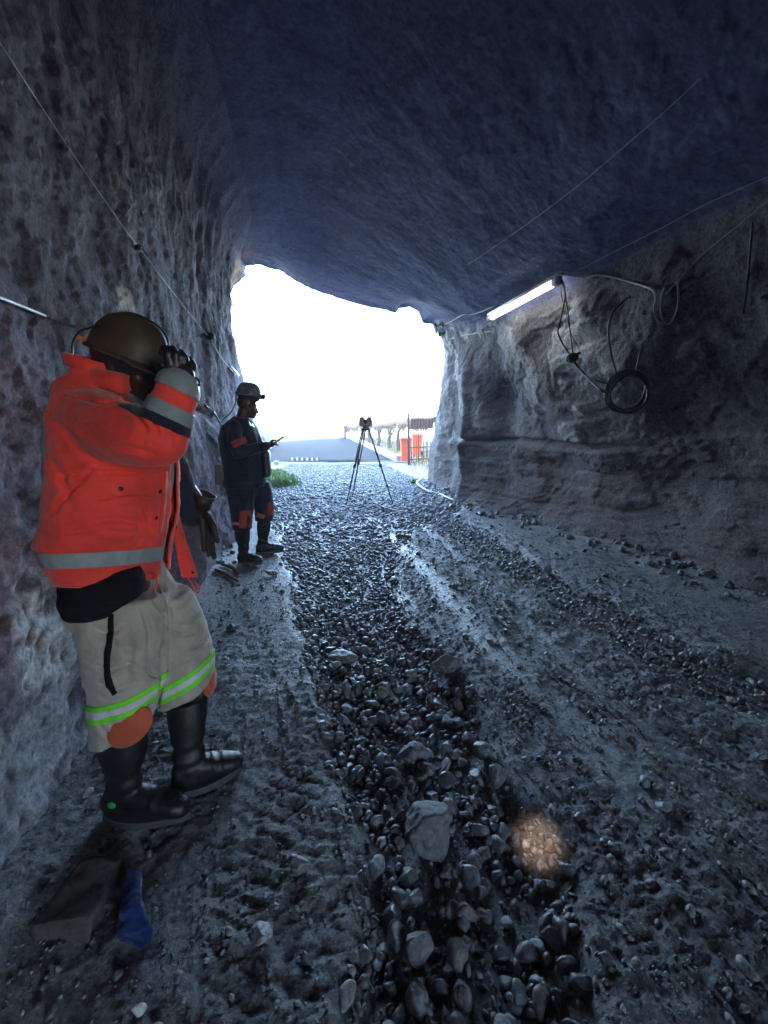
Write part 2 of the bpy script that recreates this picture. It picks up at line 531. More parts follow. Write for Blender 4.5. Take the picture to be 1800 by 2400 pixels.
# ------------------------------------------------------------------ ground
rut_l = np.array([[-9, -1.0, .0], [0, -0.10, 0.50], [.79, -.05, .53], [.97, -.04, .60], [1.22, -.06, .62], [1.6, -.185, .52], [2.2, -.39, .42], [3.06, -.66, .16], [3.9, -.9, .1], [4.74, -1.18, .12], [5.6, -1.4, .3], [6.4, -1.75, .7], [7.2, -2.3, 1.2], [8.5, -3.4, 2.0], [12, -3.6, 2.4], [30, -3.6, 2.4]])
rut_r = np.array([[-9, 6.0, .4], [1.0, 2.9, .35], [1.6, 2.45, .32], [2.2, 2.06, .30], [2.4, 1.95, .28], [3.2, 1.72, .24], [4.15, 1.5, .24], [5.74, 1.18, .26], [7.2, .8, .4], [9, .2, .5], [30, -1, .5]])
def rut_masks(x, y, n):
    l = np.interp(y, rut_l[:, 0], rut_l[:, 1])
    r = np.interp(y, rut_l[:, 0], rut_l[:, 2])
    soft = 0.05 + 0.012 * np.abs(y)
    mL = sstep(-soft, soft, x - l + 0.12 * n) * sstep(-soft, soft, r - x + 0.16 * n)
    c = np.interp(y, rut_r[:, 0], rut_r[:, 1])
    h = np.interp(y, rut_r[:, 0], rut_r[:, 2])
    mR = sstep(h + 0.09, h - 0.09, np.abs(x - c) + 0.16 * n)
    return mL, mR

def road_profile(y):
    return np.interp(y, [-50, 15.5, 17.5, 37, 45, 60, 120, 6000], [0, 0, 0.05, 0.56, 0.55, 0.2, -1.0, -1.0])

def smooth_tracks(x, y):
    m = np.zeros_like(x)
    for pts, w in ((((1.2, 1.02), (2.0, .86), (2.85, .65), (4.74, .30), (6.5, -.05)), .085), (((1.6, 1.32), (2.4, 1.08), (3.4, .98), (4.57, .84), (6.5, .5)), .075), (((3.2, .22), (4.2, .02), (5.6, -.2)), .06)):
        ya, xa = [q[0] for q in pts], [q[1] for q in pts]
        c = np.interp(y, ya, xa) + 0.02 * np.sin(y * 4.1) + 0.03 * pn(np.stack([x * 3, y * 3, x * 0], axis=1))
        m = np.maximum(m, np.exp(-((x - c) / w) ** 4) * sstep(ya[0] - .3, ya[0] + .3, y) * sstep(ya[-1] + .5, ya[-1] - .5, y))
    return m

def ground_z(x, y, fine=True):
    p = np.stack([x, y, np.zeros_like(x)], axis=1)
    n = fbm(p, 1.7, 3, off=300)
    mL, mR = rut_masks(x, y, n)
    inside = sstep(14, 10, y)
    z = road_profile(y).astype(float)
    z = z - 0.075 * mL * sstep(9, 5.5, y) - 0.04 * mR * sstep(8, 6, y)
    ridge = np.exp(-((x - np.interp(y, [0, 1.5, 3, 5, 7, 10], [1.25, 1.05, .72, .42, .1, -.5])) / 0.30) ** 2)
    z += 0.055 * ridge * sstep(11, 7, y)
    wl = x - (-1.10 - 0.19 * y)
    z += 0.05 * sstep(0.5, 0.0, wl) * inside
    wr = XR(y) - x
    z += inside * (0.14 * sstep(0.6, -0.05, wr + 0.25 * n))
    z += inside * (0.030 * fbm(p, 1.1, 3, off=310))
    if fine:
        z_smooth = z.copy() + 0.006 * fbm(p, 8, 3, off=329)
        rut = np.clip(mL + mR, 0, 1)
        a = 1.0 - 0.55 * rut
        bench = sstep(0.25, 0.7, x - np.interp(y, rut_r[:, 0], rut_r[:, 1]))
        a = a * (1 - 0.40 * bench)
        a = a * (1 - 0.45 * sstep(2.2, 3.2, y) * sstep(-0.5, -0.9, x))
        lod = sstep(15, 7, y)
        patch = sstep(-0.35, 0.45, fbm(p, 1.6, 3, off=325))
        q = np.stack([x + 0.19 * y, y * 0.55, x * 0], axis=1)          # wheel tracks drag the mud along the drive
        z += lod * a * (0.012 * fbm(p, 4.0, 3, off=320) + (0.45 + patch) * (0.017 * fbm(p, 12, 3, gain=0.75, off=322) + 0.016 * np.maximum(fbm(p, 21, 3, gain=0.8, off=331), -0.12)))
        mid = sstep(0.2, 0.7, x - np.interp(y, [0, 1.5, 3, 5], [.45, .45, .25, .1])) * (1 - bench)
        z += lod * mid * (1 - rut) * (0.030 * fbm(q, 3.2, 3, off=333) + 0.022 * np.maximum(fbm(p, 9, 3, off=335), -0.1) + 0.014 * ridged(q, 7, 2, off=337))
        z += lod * bench * (1 - rut) * 0.012 * ridged(q, 5, 3, off=339)
        sm = smooth_tracks(x, y)
        z -= lod * 0.012 * sm
        z = z * (1 - 0.72 * sm) + 0.72 * sm * z_smooth
        # tread marks pressed into the left path
        tr = sstep(0.2, 0.8, np.sin((y * 0.9 + x * 0.35) * 95)) * np.exp(-((x + 0.42 - 0.1 * (y - 1)) / 0.13) ** 2) * sstep(1.9, 1.5, y)
        z -= 0.007 * tr
    return z, mL, mR, n

ys = [-9.0]
while ys[-1] < 0.3: ys.append(ys[-1] + 0.12)
while ys[-1] < 14: ys.append(ys[-1] + max(0.008, 0.0062 * ys[-1]))
while ys[-1] < 60: ys.append(ys[-1] + 0.5)
while ys[-1] < 5000: ys.append(ys[-1] * 1.25)
ys = np.array(ys)
xs_in = np.concatenate([np.arange(-4.4, -1.7, 0.05), np.arange(-1.7, 2.4, 0.0125), np.arange(2.4, 6.2, 0.035)])
xs = np.concatenate([[-3000, -600, -150, -60, -30, -16, -9, -6], xs_in, [7, 9, 14, 24, 50, 150, 600, 3000]])
GX, GY = np.meshgrid(xs, ys)
gx, gy = GX.ravel(), GY.ravel()
gz, mL, mR, gn = ground_z(gx, gy)
gv = np.stack([gx, gy, gz], axis=1)
gt = 0.24 + 0.05 * fbm(gv, 1.3, 4, off=340) + 0.06 * fbm(gv, 9, 4, off=341)
GC = np.stack([gt * 1.04, gt * 1.0, gt * 0.96], axis=1)
GC = blend(GC, np.clip(mL + mR, 0, 1) * 0.6 * sstep(14, 10, gy), (0.125, 0.122, 0.12))
bench = sstep(0.2, 0.6, gx - np.interp(gy, rut_r[:, 0], rut_r[:, 1])) * sstep(14, 10, gy)
GC = blend(GC, bench * 0.5, (0.27, 0.27, 0.255))
darkclod = sstep(0.05, 0.4, fbm(gv, 2.0, 4, off=350)) * sstep(2.6, 1.6, gy)
GC = blend(GC, darkclod * 0.5, (0.12, 0.118, 0.115))
outd = sstep(16, 17.5, gy + 0.8 * gn) + sstep(1.0, 1.6, gx - (0.9 - 0.19 * (gy - 12))) * sstep(12, 13.5, gy)
outd = np.clip(outd, 0, 1)
GC = blend(GC, outd, (0.36, 0.30, 0.20))
GC = np.clip(GC, 0.03, 0.6)
puddle = mL * sstep(0.05, 0.35, fbm(gv * np.array([1, .6, 1]), 2.6, 3, off=360) + 0.12) * sstep(1.4, 2.2, gy) * sstep(9, 6.5, gy)
grough = np.clip(0.64 - 0.25 * np.clip(mL + mR, 0, 1) * sstep(7.5, 5.0, gy) + 0.2 * gn - 0.34 * puddle + outd * 0.3, 0.16, 0.95)
GC = blend(GC, puddle * 0.5, (0.05, 0.05, 0.055))
smt = smooth_tracks(gx, gy)
grough = np.clip(grough - 0.26 * smt, 0.2, 0.95)
GC = blend(GC, smt * 0.4, (0.16, 0.16, 0.17))
M_ground = attr_mat("ground_dirt", "tint", bump1=(75, 1.0, 0.016, 8, 0.75), bump2=(26, 0.8, 0.03), fine_scale=55, fine_var=0.5, rough_attr="wet")
me = new_mesh("ground", gv, grid_faces(len(ys), len(xs)), M_ground)
set_color_attr(me, "tint", GC)
set_float_attr(me, "wet", grough)
ground = link("ground", me, kind="structure")

# ------------------------------------------------------------------ shape helpers
class MB:
    def __init__(self):
        self.v, self.f = [], []
    def add(self, v, f):
        o = len(self.v)
        self.v += [tuple(p) for p in v]
        self.f += [tuple(i + o for i in q) for q in f]
        return self
    def box(self, c, size, rot=None, taper=1.0):
        sx, sy, sz = [s / 2 for s in size]
        v = []
        for z in (-1, 1):
            k = taper if z > 0 else 1.0
            for x, y in ((-1, -1), (1, -1), (1, 1), (-1, 1)):
                p = Vector((x * sx * k, y * sy * k, z * sz))
                if rot is not None:
                    p = rot @ p
                v.append(p + Vector(c))
        f = [(3, 2, 1, 0), (4, 5, 6, 7), (0, 1, 5, 4), (1, 2, 6, 5), (2, 3, 7, 6), (3, 0, 4, 7)]
        return self.add(v, f)
    def tube(self, pts, r, seg=8, caps=True):
        pts = [Vector(p) for p in pts]
        rr = r if hasattr(r, '__len__') else [r] * len(pts)
        ref = Vector((0.123, 0.3, 1)).normalized()
        v, f = [], []
        prev = None
        for i, p in enumerate(pts):
            d = (pts[min(i + 1, len(pts) - 1)] - pts[max(i - 1, 0)])
            d = d.normalized() if d.length > 1e-9 else Vector((0, 0, 1))
            if prev is None:
                a = d.cross(ref)
                if a.length < 1e-3:
                    a = d.cross(Vector((1, 0, 0)))
                a.normalize()
            else:
                a = prev - d * prev.dot(d)
                a.normalize()
            prev = a
            b = d.cross(a)
            for k in range(seg):
                t = 2 * math.pi * k / seg
                v.append(p + (a * math.cos(t) + b * math.sin(t)) * rr[i])
        n = len(pts)
        for i in range(n - 1):
            for k in range(seg):
                f.append((i * seg + k, i * seg + (k + 1) % seg, (i + 1) * seg + (k + 1) % seg, (i + 1) * seg + k))
        if caps:
            f.append(tuple(range(seg - 1, -1, -1)))
            f.append(tuple((n - 1) * seg + k for k in range(seg)))
        return self.add(v, f)
    def loft(self, rings, seg=24, caps=True):
        """rings: (centre, half axis a, half axis b, exponent)"""
        v, f = [], []
        for c, a, b, e in rings:
            c, a, b = Vector(c), Vector(a), Vector(b)
            for k in range(seg):
                t = 2 * math.pi * k / seg
                ct, st = math.cos(t), math.sin(t)
                x = math.copysign(abs(ct) ** (2 / e), ct)
                y = math.copysign(abs(st) ** (2 / e), st)
                v.append(c + a * x + b * y)
        n = len(rings)
        for i in range(n - 1):
            for k in range(seg):
                f.append((i * seg + k, i * seg + (k + 1) % seg, (i + 1) * seg + (k + 1) % seg, (i + 1) * seg + k))
        if caps:
            f.append(tuple(range(seg - 1, -1, -1)))
            f.append(tuple((n - 1) * seg + k for k in range(seg)))
        return self.add(v, f)
    def ellipsoid(self, c, ax, rot=None, n=20, m=12):
        v, f = [], []
        c = Vector(c)
        for i in range(m + 1):
            th = math.pi * i / m
            for k in range(n):
                ph = 2 * math.pi * k / n
                p = Vector((ax[0] * math.sin(th) * math.cos(ph), ax[1] * math.sin(th) * math.sin(ph), ax[2] * math.cos(th)))
                if rot is not None:
                    p = rot @ p
                v.append(c + p)
        for i in range(m):
            for k in range(n):
                f.append((i * n + k, (i + 1) * n + k, (i + 1) * n + (k + 1) % n, i * n + (k + 1) % n))
        return self.add(v, f)
    def mesh(self, name, mat, smooth=True):
        me = bpy.data.meshes.new(name)
        me.from_pydata(self.v, [], self.f)
        bm = bmesh.new()
        bm.from_mesh(me)
        bmesh.ops.remove_doubles(bm, verts=bm.verts, dist=1e-6)
        bmesh.ops.recalc_face_normals(bm, faces=bm.faces)
        bm.to_mesh(me)
        bm.free()
        if smooth:
            me.polygons.foreach_set("use_smooth", np.ones(len(me.polygons), dtype=bool))
        if mat:
            me.materials.append(mat)
        return me
    def build(self, name, mat, parent=None, smooth=True, bevel=0.0, **props):
        me = self.mesh(name, mat, smooth)
        if bevel > 0:
            bm = bmesh.new()
            bm.from_mesh(me)
            es = [e for e in bm.edges if len(e.link_faces) == 2 and e.calc_face_angle(0) > 0.6]
            bmesh.ops.bevel(bm, geom=es, offset=bevel, segments=2, affect='EDGES', profile=0.6)
            bm.to_mesh(me)
            bm.free()
        o = link(name, me, **props)
        if parent is not None:
            keep_world(o, parent)
        return o

def catmull(pts, n=8):
    pts = [Vector(p) for p in pts]
    P = [pts[0] * 2 - pts[1]] + pts + [pts[-1] * 2 - pts[-2]]
    out = []
    for i in range(1, len(P) - 2):
        for k in range(n):
            t = k / n
            a, b, c, d = P[i - 1], P[i], P[i + 1], P[i + 2]
            out.append(0.5 * ((2 * b) + (c - a) * t + (2 * a - 5 * b + 4 * c - d) * t * t + (3 * b - a - 3 * c + d) * t ** 3))
    out.append(pts[-1])
    return out

def gz1(x, y):
    return float(ground_z(np.array([x], float), np.array([y], float), fine=False)[0][0])

def remeshed(mb, voxel, smooth=4, name="tmp"):
    """union of overlapping closed shapes as one continuous skin"""
    me = mb.mesh(name, None)
    o = bpy.data.objects.new("tmp_remesh", me)
    scene.collection.objects.link(o)
    m = o.modifiers.new("r", 'REMESH')
    m.mode = 'VOXEL'
    m.voxel_size = voxel
    m.adaptivity = 0
    if smooth:
        s = o.modifiers.new("s", 'SMOOTH')
        s.factor = 0.5
        s.iterations = smooth
    dg = bpy.context.evaluated_depsgraph_get()
    out = bpy.data.meshes.new_from_object(o.evaluated_get(dg))
    bpy.data.objects.remove(o)
    bpy.data.meshes.remove(me)
    out.polygons.foreach_set("use_smooth", np.ones(len(out.polygons), dtype=bool))
    return out

def get_co(me):
    a = np.empty(len(me.vertices) * 3, dtype=np.float32)
    me.vertices.foreach_get("co", a)
    return a.reshape(-1, 3).astype(float)
def get_no(me):
    a = np.empty(len(me.vertices) * 3, dtype=np.float32)
    me.vertices.foreach_get("normal", a)
    return a.reshape(-1, 3).astype(float)
def set_co(me, co):
    me.vertices.foreach_set("co", co.astype(np.float32).ravel())
    me.update()

# ------------------------------------------------------------------ outside: road, kerb, verge
M_asph = plain("asphalt", (0.037, 0.028, 0.022), 0.95, bump=(60, 0.4, 0.01), var=0.25, var_scale=1.4, spec=0.2)
M_conc = plain("concrete", (0.34, 0.33, 0.31), 0.85, bump=(40, 0.5, 0.01), var=0.3, var_scale=5)
M_kerb = plain("kerb_concrete", (0.42, 0.41, 0.39), 0.85, bump=(40, 0.5, 0.01), var=0.3, var_scale=3)
M_wood = plain("weathered_wood", (0.11, 0.062, 0.035), 0.85, bump=(25, 0.6, 0.01), var=0.35, var_scale=12)
M_thatch = plain("thatch", (0.19, 0.115, 0.06), 0.95, bump=(50, 1.0, 0.02), var=0.45, var_scale=14)
M_steel_dk = plain("dark_steel", (0.035, 0.032, 0.032), 0.55, 0.3, bump=(40, 0.2, 0.004))
M_rust = plain("rusty_brown_steel", (0.12, 0.048, 0.026), 0.75, bump=(40, 0.3, 0.004), var=0.35, var_scale=18)
M_orange = plain("orange_plastic", (0.75, 0.12, 0.035), 0.45, var=0.08, var_scale=6)
M_green_pl = plain("green_plastic", (0.10, 0.32, 0.08), 0.4)
M_white = plain("white_paint", (0.75, 0.75, 0.73), 0.6)

def road_x(y):
    return -5.3 - 0.195 * (y - 17.5), 0.40 - 0.19 * (y - 17.5)
ry = np.concatenate([np.arange(17.5, 46, 0.5)])
rv = []
for y in ry:
    l, r = road_x(y)
    for t in np.linspace(0, 1, 14):
        x = l + (r - l) * t
        rv.append((x, y, float(road_profile(y)) + 0.03 + 0.04 * (1 - (2 * t - 1) ** 2)))
me = new_mesh("road", np.array(rv), grid_faces(len(ry), 14), M_asph)
link("road", me, kind="structure")
# pale concrete sill where the gravel meets the asphalt
sv = []
sy = np.linspace(16.75, 17.5, 5)
for y in sy:
    for t in np.linspace(0, 1, 24):
        x = -5.6 + 6.7 * t
        sv.append((x, y + 0.25 * math.sin(x * 2.3) * (1 if y < 16.8 else 0), float(road_profile(y)) + 0.02 + 0.012 * (y - 16.75)))
me = new_mesh("concrete_sill", np.array(sv), grid_faces(5, 24), M_conc)
link("concrete_sill", me, kind="structure")

kerb = empty("road_kerb", (0.40, 17.5, 0), "pale concrete kerb along the right edge of the asphalt road", "kerb")
y = 17.6
kmeshes = []
for v in range(3):
    b = MB()
    b.box((0, 0, 0.07), (0.22, 0.94, 0.30))
    me = b.mesh("kerb_stone", M_kerb, smooth=False)
    kmeshes.append(me)
while y < 36:
    l, r = road_x(y)
    o = bpy.data.objects.new("kerb_stone", kmeshes[random.randrange(3)])
    scene.collection.objects.link(o)
    o.location = (r + 0.13 + random.uniform(-.015, .015) - 0.40, y + 0.5 - 17.5, float(road_profile(y + .5)) + random.uniform(-.01, .015))
    o.rotation_euler = (0.0265, random.uniform(-.03, .03), math.atan(0.19) + random.uniform(-.02, .02))
    o.parent = kerb
    y += 1.0

# dark pipe across the road edge and the toothed grate beside it
pts = [at(548, 1081, 17.1), at(640, 1080.5, 17.1), at(760, 1081, 17.1), at(860, 1082.5, 17.1), at(940, 1083.5, 17.1), at(975, 1084, 17.1)]
MB().tube(catmull(pts, 4), 0.028).build("steel_pipe", M_steel_dk, label="long dark steel pipe lying across the start of the asphalt road", category="pipe")
gr = empty("road_grate", at(716, 1079, 17.35), "short dark toothed steel grate on the road beside the long pipe", "grate")
a0, a1 = at(682, 1080, 17.3), at(752, 1081, 17.3)
MB().box((a0 + a1) / 2, ((a1 - a0).length, 0.10, 0.05)).build("grate_frame", M_steel_dk, gr, smooth=False)
for k in range(12):
    p = a0.lerp(a1, (k + 0.5) / 12)
    MB().box(p + Vector((0, 0, 0.075)), (0.045, 0.12, 0.11), taper=0.7).build("tooth", M_white if k % 2 == 0 else M_steel_dk, gr, smooth=False)
b = MB().box(at(648, 1091, 16.4) + Vector((0, 0, 0)), (0.20, 0.22, 0.34), Matrix.Rotation(0.2, 3, 'Z'))
b.build("concrete_block", M_conc, smooth=False, bevel=0.012, label="small pale concrete block at the left edge of the road sill", category="block")

# ---- low shelter of crooked posts under a ragged thatch
sh = empty("thatched_shelter", (0.3, 24.7, 0.25), "low brown thatched shelter on crooked posts right of the road", "shelter")
posts = [(797, 1028, 1004, 34.5, 0), (807, 1027, 1001, 33.5, 1), (850, 1031, 1008, 30, 1), (866, 1039, 1006, 27.5, 0), (887, 1044, 1012, 26, 1), (913, 1051, 1012, 24.5, 2), (936, 1056, 1012, 22.5, 0)]
for px, pyb, pyt, Y, kind in posts:
    p0, p1 = at(px, pyb + 2, Y), at(px + random.uniform(-3, 3), pyt - 4, Y)
    mid = p0.lerp(p1, 0.5) + Vector((random.uniform(-.08, .08), 0.03, 0))
    b = MB()
    b.tube(catmull([p0, mid, p1], 5), [0.13 - 0.05 * i / 10 for i in range(11)], 7)
    if kind:
        q = p0.lerp(p1, 0.72)
        b.tube([q, q + Vector((0.16, 0, 0.16)), q + Vector((0.2, 0, 0.36))], [0.06, 0.05, 0.04], 6)
        if kind > 1:
            b.tube([q, q + Vector((-0.14, 0, 0.14)), q + Vector((-0.16, 0, 0.3))], [0.06, 0.05, 0.04], 6)
    b.build("post", M_wood, sh)
top = [(800, 1000, 35), (812, 997, 34), (840, 996, 31), (880, 993, 27.5), (920, 989, 24.5), (960, 986, 21.8), (1000, 984, 20)]
rv, rf = [], []
tp = catmull([at(*t) for t in top], 16)
nseg = len(tp)
for i, p in enumerate(tp):
    hgt = 0.40 + 0.10 * math.sin(i * 0.55) + random.uniform(-.13, .16)
    for (dx, dz) in ((0.15, -hgt), (0.0, -hgt * 0.5), (0.0, 0.0), (0.7, 0.22), (1.7, 0.0), (1.75, -0.1)):
        rv.append(p + Vector((dx, dx * 0.5, dz + random.uniform(-.015, .015))))
for i in range(nseg - 1):
    for k in range(5):
        rf.append((i * 6 + k, i * 6 + k + 1, (i + 1) * 6 + k + 1, (i + 1) * 6 + k))
me = new_mesh("thatch_roof", rv, rf, M_thatch)
keep_world(link("roof", me), sh)
b = MB()
for i in range(0, nseg - 1):
    for _ in range(4):
        p = tp[i].lerp(tp[i + 1], random.random()) + Vector((-0.02, 0, -random.uniform(.15, .42)))
        L = random.uniform(.10, .30)
        b.tube([p, p + Vector((random.uniform(-.04, .04), 0, -L))], [0.018, 0.004], 4)
o = b.build("thatch_fringe", M_thatch, sh)
o["kind"] = "stuff"

# ---- palisade gate, bins, odds and ends beside the portal
gate = empty("palisade_gate", at(958, 1092, 16.3), "rusty brown palisade gate standing open beside the orange bin", "gate")
MB().tube([at(959, 1093, 16.3), at(958, 1020, 16.3), at(957, 972, 16.3), at(957.5, 960, 16.3)], [0.05, 0.05, 0.045, 0.012], 8).build("gate_post", M_rust, gate)
bars = [(964, 977, 1085, .011), (970, 982, 1086, .016), (976, 979, 1084, .011), (981, 975, 1088, .019), (987, 981, 1086, .012), (992, 979, 1084, .019), (996, 982, 1087, .011), (1000, 978, 1078, .016), (1003, 981, 1080, .014), (1009, 984, 1075, .013), (1014, 979, 1070, .013)]
for (px, t0, b0, r) in bars:
    Yb = 16.3 + (px - 958) * 0.012
    p0, p1 = at(px, b0, Yb), at(px, t0, Yb)
    MB().tube([p0, p1 - Vector((0, 0, .05)), p1], [r, r, r * 0.3], 6).build("bar", M_rust, gate)
for yy in (1004, 1050, 1078):
    MB().tube([at(957, yy, 16.32), at(1018, yy - (yy - 1000) * 0.08, 17.0)], 0.022, 6).build("rail", M_rust, gate)
b = MB()
rv, rf = [], []
for i in range(41):
    px = 962 + 54 * i / 40
    Yb = 16.45 + (px - 958) * 0.012
    d = 0.02 * math.sin(i * 1.25)
    for yy in (981, 1003):
        rv.append(at(px, yy, Yb) + Vector((0, d, 0)))
for i in range(40):
    rf.append((2 * i, 2 * i + 2, 2 * i + 3, 2 * i + 1))
keep_world(link("corrugated_sheet", new_mesh("corrugated_sheet", rv, rf, M_rust)), gate)

def wheelie_bin(px, py, Y, label, w=0.46, h=0.92):
    c = at(px, py, Y)
    e = empty("wheelie_bin", c, label, "bin", "orange bins by the gate")
    b = MB()
    prof = [(0.0, 0.80), (0.06, 0.82), (h * 0.93, 1.0), (h * 0.935, 1.09), (h, 1.09)]
    rings = [(c + Vector((0, 0, z)), Vector((w / 2 * s, 0, 0)), Vector((0, w * 0.6 * s, 0)), 7) for z, s in prof]
    b.loft(rings, 28)
    b.build("bin_body", M_orange, e, smooth=False)
    b = MB()
    rings = [(c + Vector((0, -0.02, h + z)), Vector((w / 2 * s, 0, 0)), Vector((0, w * 0.62 * s, 0)), 6) for z, s in ((0.005, 1.14), (0.03, 1.16), (0.06, 1.0), (0.10, 0.55))]
    b.loft(rings, 28)
    b.build("lid", M_orange, e, smooth=False)
    MB().tube([c + Vector((-w / 2, w * .66, h)), c + Vector((w / 2, w * .66, h))], 0.018).build("handle", M_orange, e)
    for s in (-1, 1):
        MB().tube([c + Vector((s * (w / 2 - .02), w * .5, .1)), c + Vector((s * (w / 2 + .05), w * .5, .1))], 0.1, 14).build("wheel", M_steel_dk, e)
wheelie_bin(951, 1082, 17.6, "bright orange wheelie bin in front of the gate post")
wheelie_bin(977, 1068, 19.8, "orange wheelie bin seen through the gate bars")
gp0, gp1 = at(908, 1061, 21.5), at(929, 1059.5, 21.5)
MB().tube([gp0, gp0.lerp(gp1, .12), gp0.lerp(gp1, .15), gp0.lerp(gp1, .9), gp0.lerp(gp1, .92), gp1], [0.035, 0.04, 0.07, 0.07, 0.05, 0.05], 12).build("green_canister", M_green_pl, label="green plastic canister lying on the dry verge", category="canister")

# ---- rock outcrop left beyond the mouth
def rock_blob(name, pos, size, mat, seed, n=5, rough=0.3, **props):
    bm = bmesh.new()
    bmesh.ops.create_icosphere(bm, subdivisions=n, radius=1)
    me = bpy.data.meshes.new(name)
    bm.to_mesh(me)
    bm.free()
    co = get_co(me)
    r = 1 + rough * fbm(co, 1.3, 4, off=seed) + 0.12 * ridged(co, 3.0, 3, off=seed + 3)
    set_co(me, co * r[:, None] * np.array(size) + np.array(pos))
    me.polygons.foreach_set("use_smooth", np.ones(len(me.polygons), dtype=bool))
    me.materials.append(mat)
    return link(name, me, **props)
M_outrock = plain("pale_outside_rock", (0.36, 0.31, 0.25), 0.9, bump=(8, 0.8, 0.05), var=0.3, var_scale=2)
c = at(596, 1000, 24)
rock_blob("rock_outcrop", (c.x - 0.3, 24, 0.6), (1.05, 2.2, 1.9), M_outrock, 41, label="pale sunlit rock outcrop left of the road beyond the tunnel mouth", category="rock")

# ---- plants
M_leaf = plain("weed_leaf", (0.12, 0.22, 0.025), 0.55, var=0.35, var_scale=9)
M_dry = plain("dry_grass", (0.34, 0.26, 0.11), 0.8, var=0.3, var_scale=9)
def tufts(name, centers, mat, hgt, n_each, label=None, spread=0.12, wid=0.012, **props):
    v, f = [], []
    for (x, y, z) in centers:
        for _ in range(n_each):
            a = random.uniform(0, 6.28)
            d = abs(random.gauss(0, spread))
            bx, by = x + d * math.cos(a), y + d * math.sin(a)
            h = hgt * random.uniform(.45, 1.1)
            lean = Vector((random.uniform(-.5, .5), random.uniform(-.5, .5), 0)) * h
            w = wid * random.uniform(.6, 1.4)
            aa = random.uniform(0, 3.14)
            wv = Vector((math.cos(aa), math.sin(aa), 0)) * w
            p = Vector((bx, by, z - 0.01))
            m = p + lean * .35 + Vector((0, 0, h * .6))
            t = p + lean + Vector((0, 0, h))
            o = len(v)
            v += [p - wv * .6, p + wv * .6, m + wv, m - wv, t]
            f += [(o, o + 1, o + 2, o + 3), (o + 3, o + 2, o + 4)]
    if label: props["label"] = label
    return link(name, new_mesh(name, v, f, mat), **props)
cs = []
for _ in range(150):
    px, py = random.uniform(600, 688), random.uniform(1110, 1142)
    if px > 625 + (py - 1100) * 1.6 + 12: continue
    g = ground_at(px, py, 0.0)
    cs.append((g.x, g.y, gz1(g.x, g.y)))
tufts("weeds", cs, M_leaf, 0.20, 34, spread=0.14, wid=0.014, kind="stuff")
cs = []
for _ in range(60):
    g = at(random.uniform(596, 652), random.uniform(1022, 1034), random.uniform(31, 36))
    cs.append((g.x, g.y, gz1(g.x, g.y)))
tufts("grass_verge", cs, M_leaf, 0.30, 26, spread=0.35, wid=0.03, kind="stuff")
g = ground_at(968, 1130, 0.05)
tufts("small_weed", [(g.x, g.y, gz1(g.x, g.y))], M_leaf, 0.16, 40, spread=0.07, wid=0.014, label="small green weed growing by the foot of the right portal wall", category="weed")
cs = []
for _ in range(520):
    Y = random.uniform(14.5, 36)
    x = road_x(Y)[1] + 0.5 + abs(random.gauss(0, 2.2))
    if Y < 17.5: x = max(x, 1.2)
    cs.append((x, Y, gz1(x, Y)))
tufts("dry_grass", cs, M_dry, 0.13, 14, spread=0.25, wid=0.014, kind="stuff")
for k, (px, py, Y, h) in enumerate([(722, 1028, 37, .5), (727, 1028, 37, .25), (738, 1029, 37, .38), (757, 1029, 37, .3), (762, 1029, 36.5, .2)]):
    g = at(px, py, Y)
    z = gz1(g.x, g.y)
    tufts("dry_shrub", [(g.x, g.y, z + .02)], M_wood, h, 26, spread=0.05, wid=0.02, label=["tallest dark dry shrub, leftmost on the crest of the road", "tiny dry shrub right beside the tallest one on the road crest", "medium dry shrub standing alone in the middle of the road crest", "dry shrub at the right side of the road crest", "smallest dry shrub, rightmost on the road crest"][k], category="shrub", group="dry shrubs on the road crest")

# ------------------------------------------------------------------ stones and gravel
def ico(sub):
    bm = bmesh.new()
    bmesh.ops.create_icosphere(bm, subdivisions=sub, radius=1)
    bm.verts.ensure_lookup_table()
    v = np.array([tuple(q.co) for q in bm.verts])
    f = np.array([[q.index for q in p.verts] for p in bm.faces])
    bm.free()
    return v, f

def stone_shape(sub, seed, power=10, rough=0.05, flat=1.0):
    r_ = np.random.default_rng(seed)
    v, f = ico(sub)
    n = r_.normal(size=(11, 3))
    n /= np.linalg.norm(n, axis=1)[:, None]
    h = r_.uniform(0.55, 1.0, size=11)
    d = np.maximum(v @ n.T, 0) / h[None, :]
    r = (np.sum(d ** power, axis=1) + 0.75 ** power) ** (-1 / power)
    r = r * (1 + rough * fbm(v, 2.5, 3, off=seed * 1.7))
    v = v * r[:, None]
    v[:, 2] *= flat
    v /= np.abs(v).max()
    return v, f

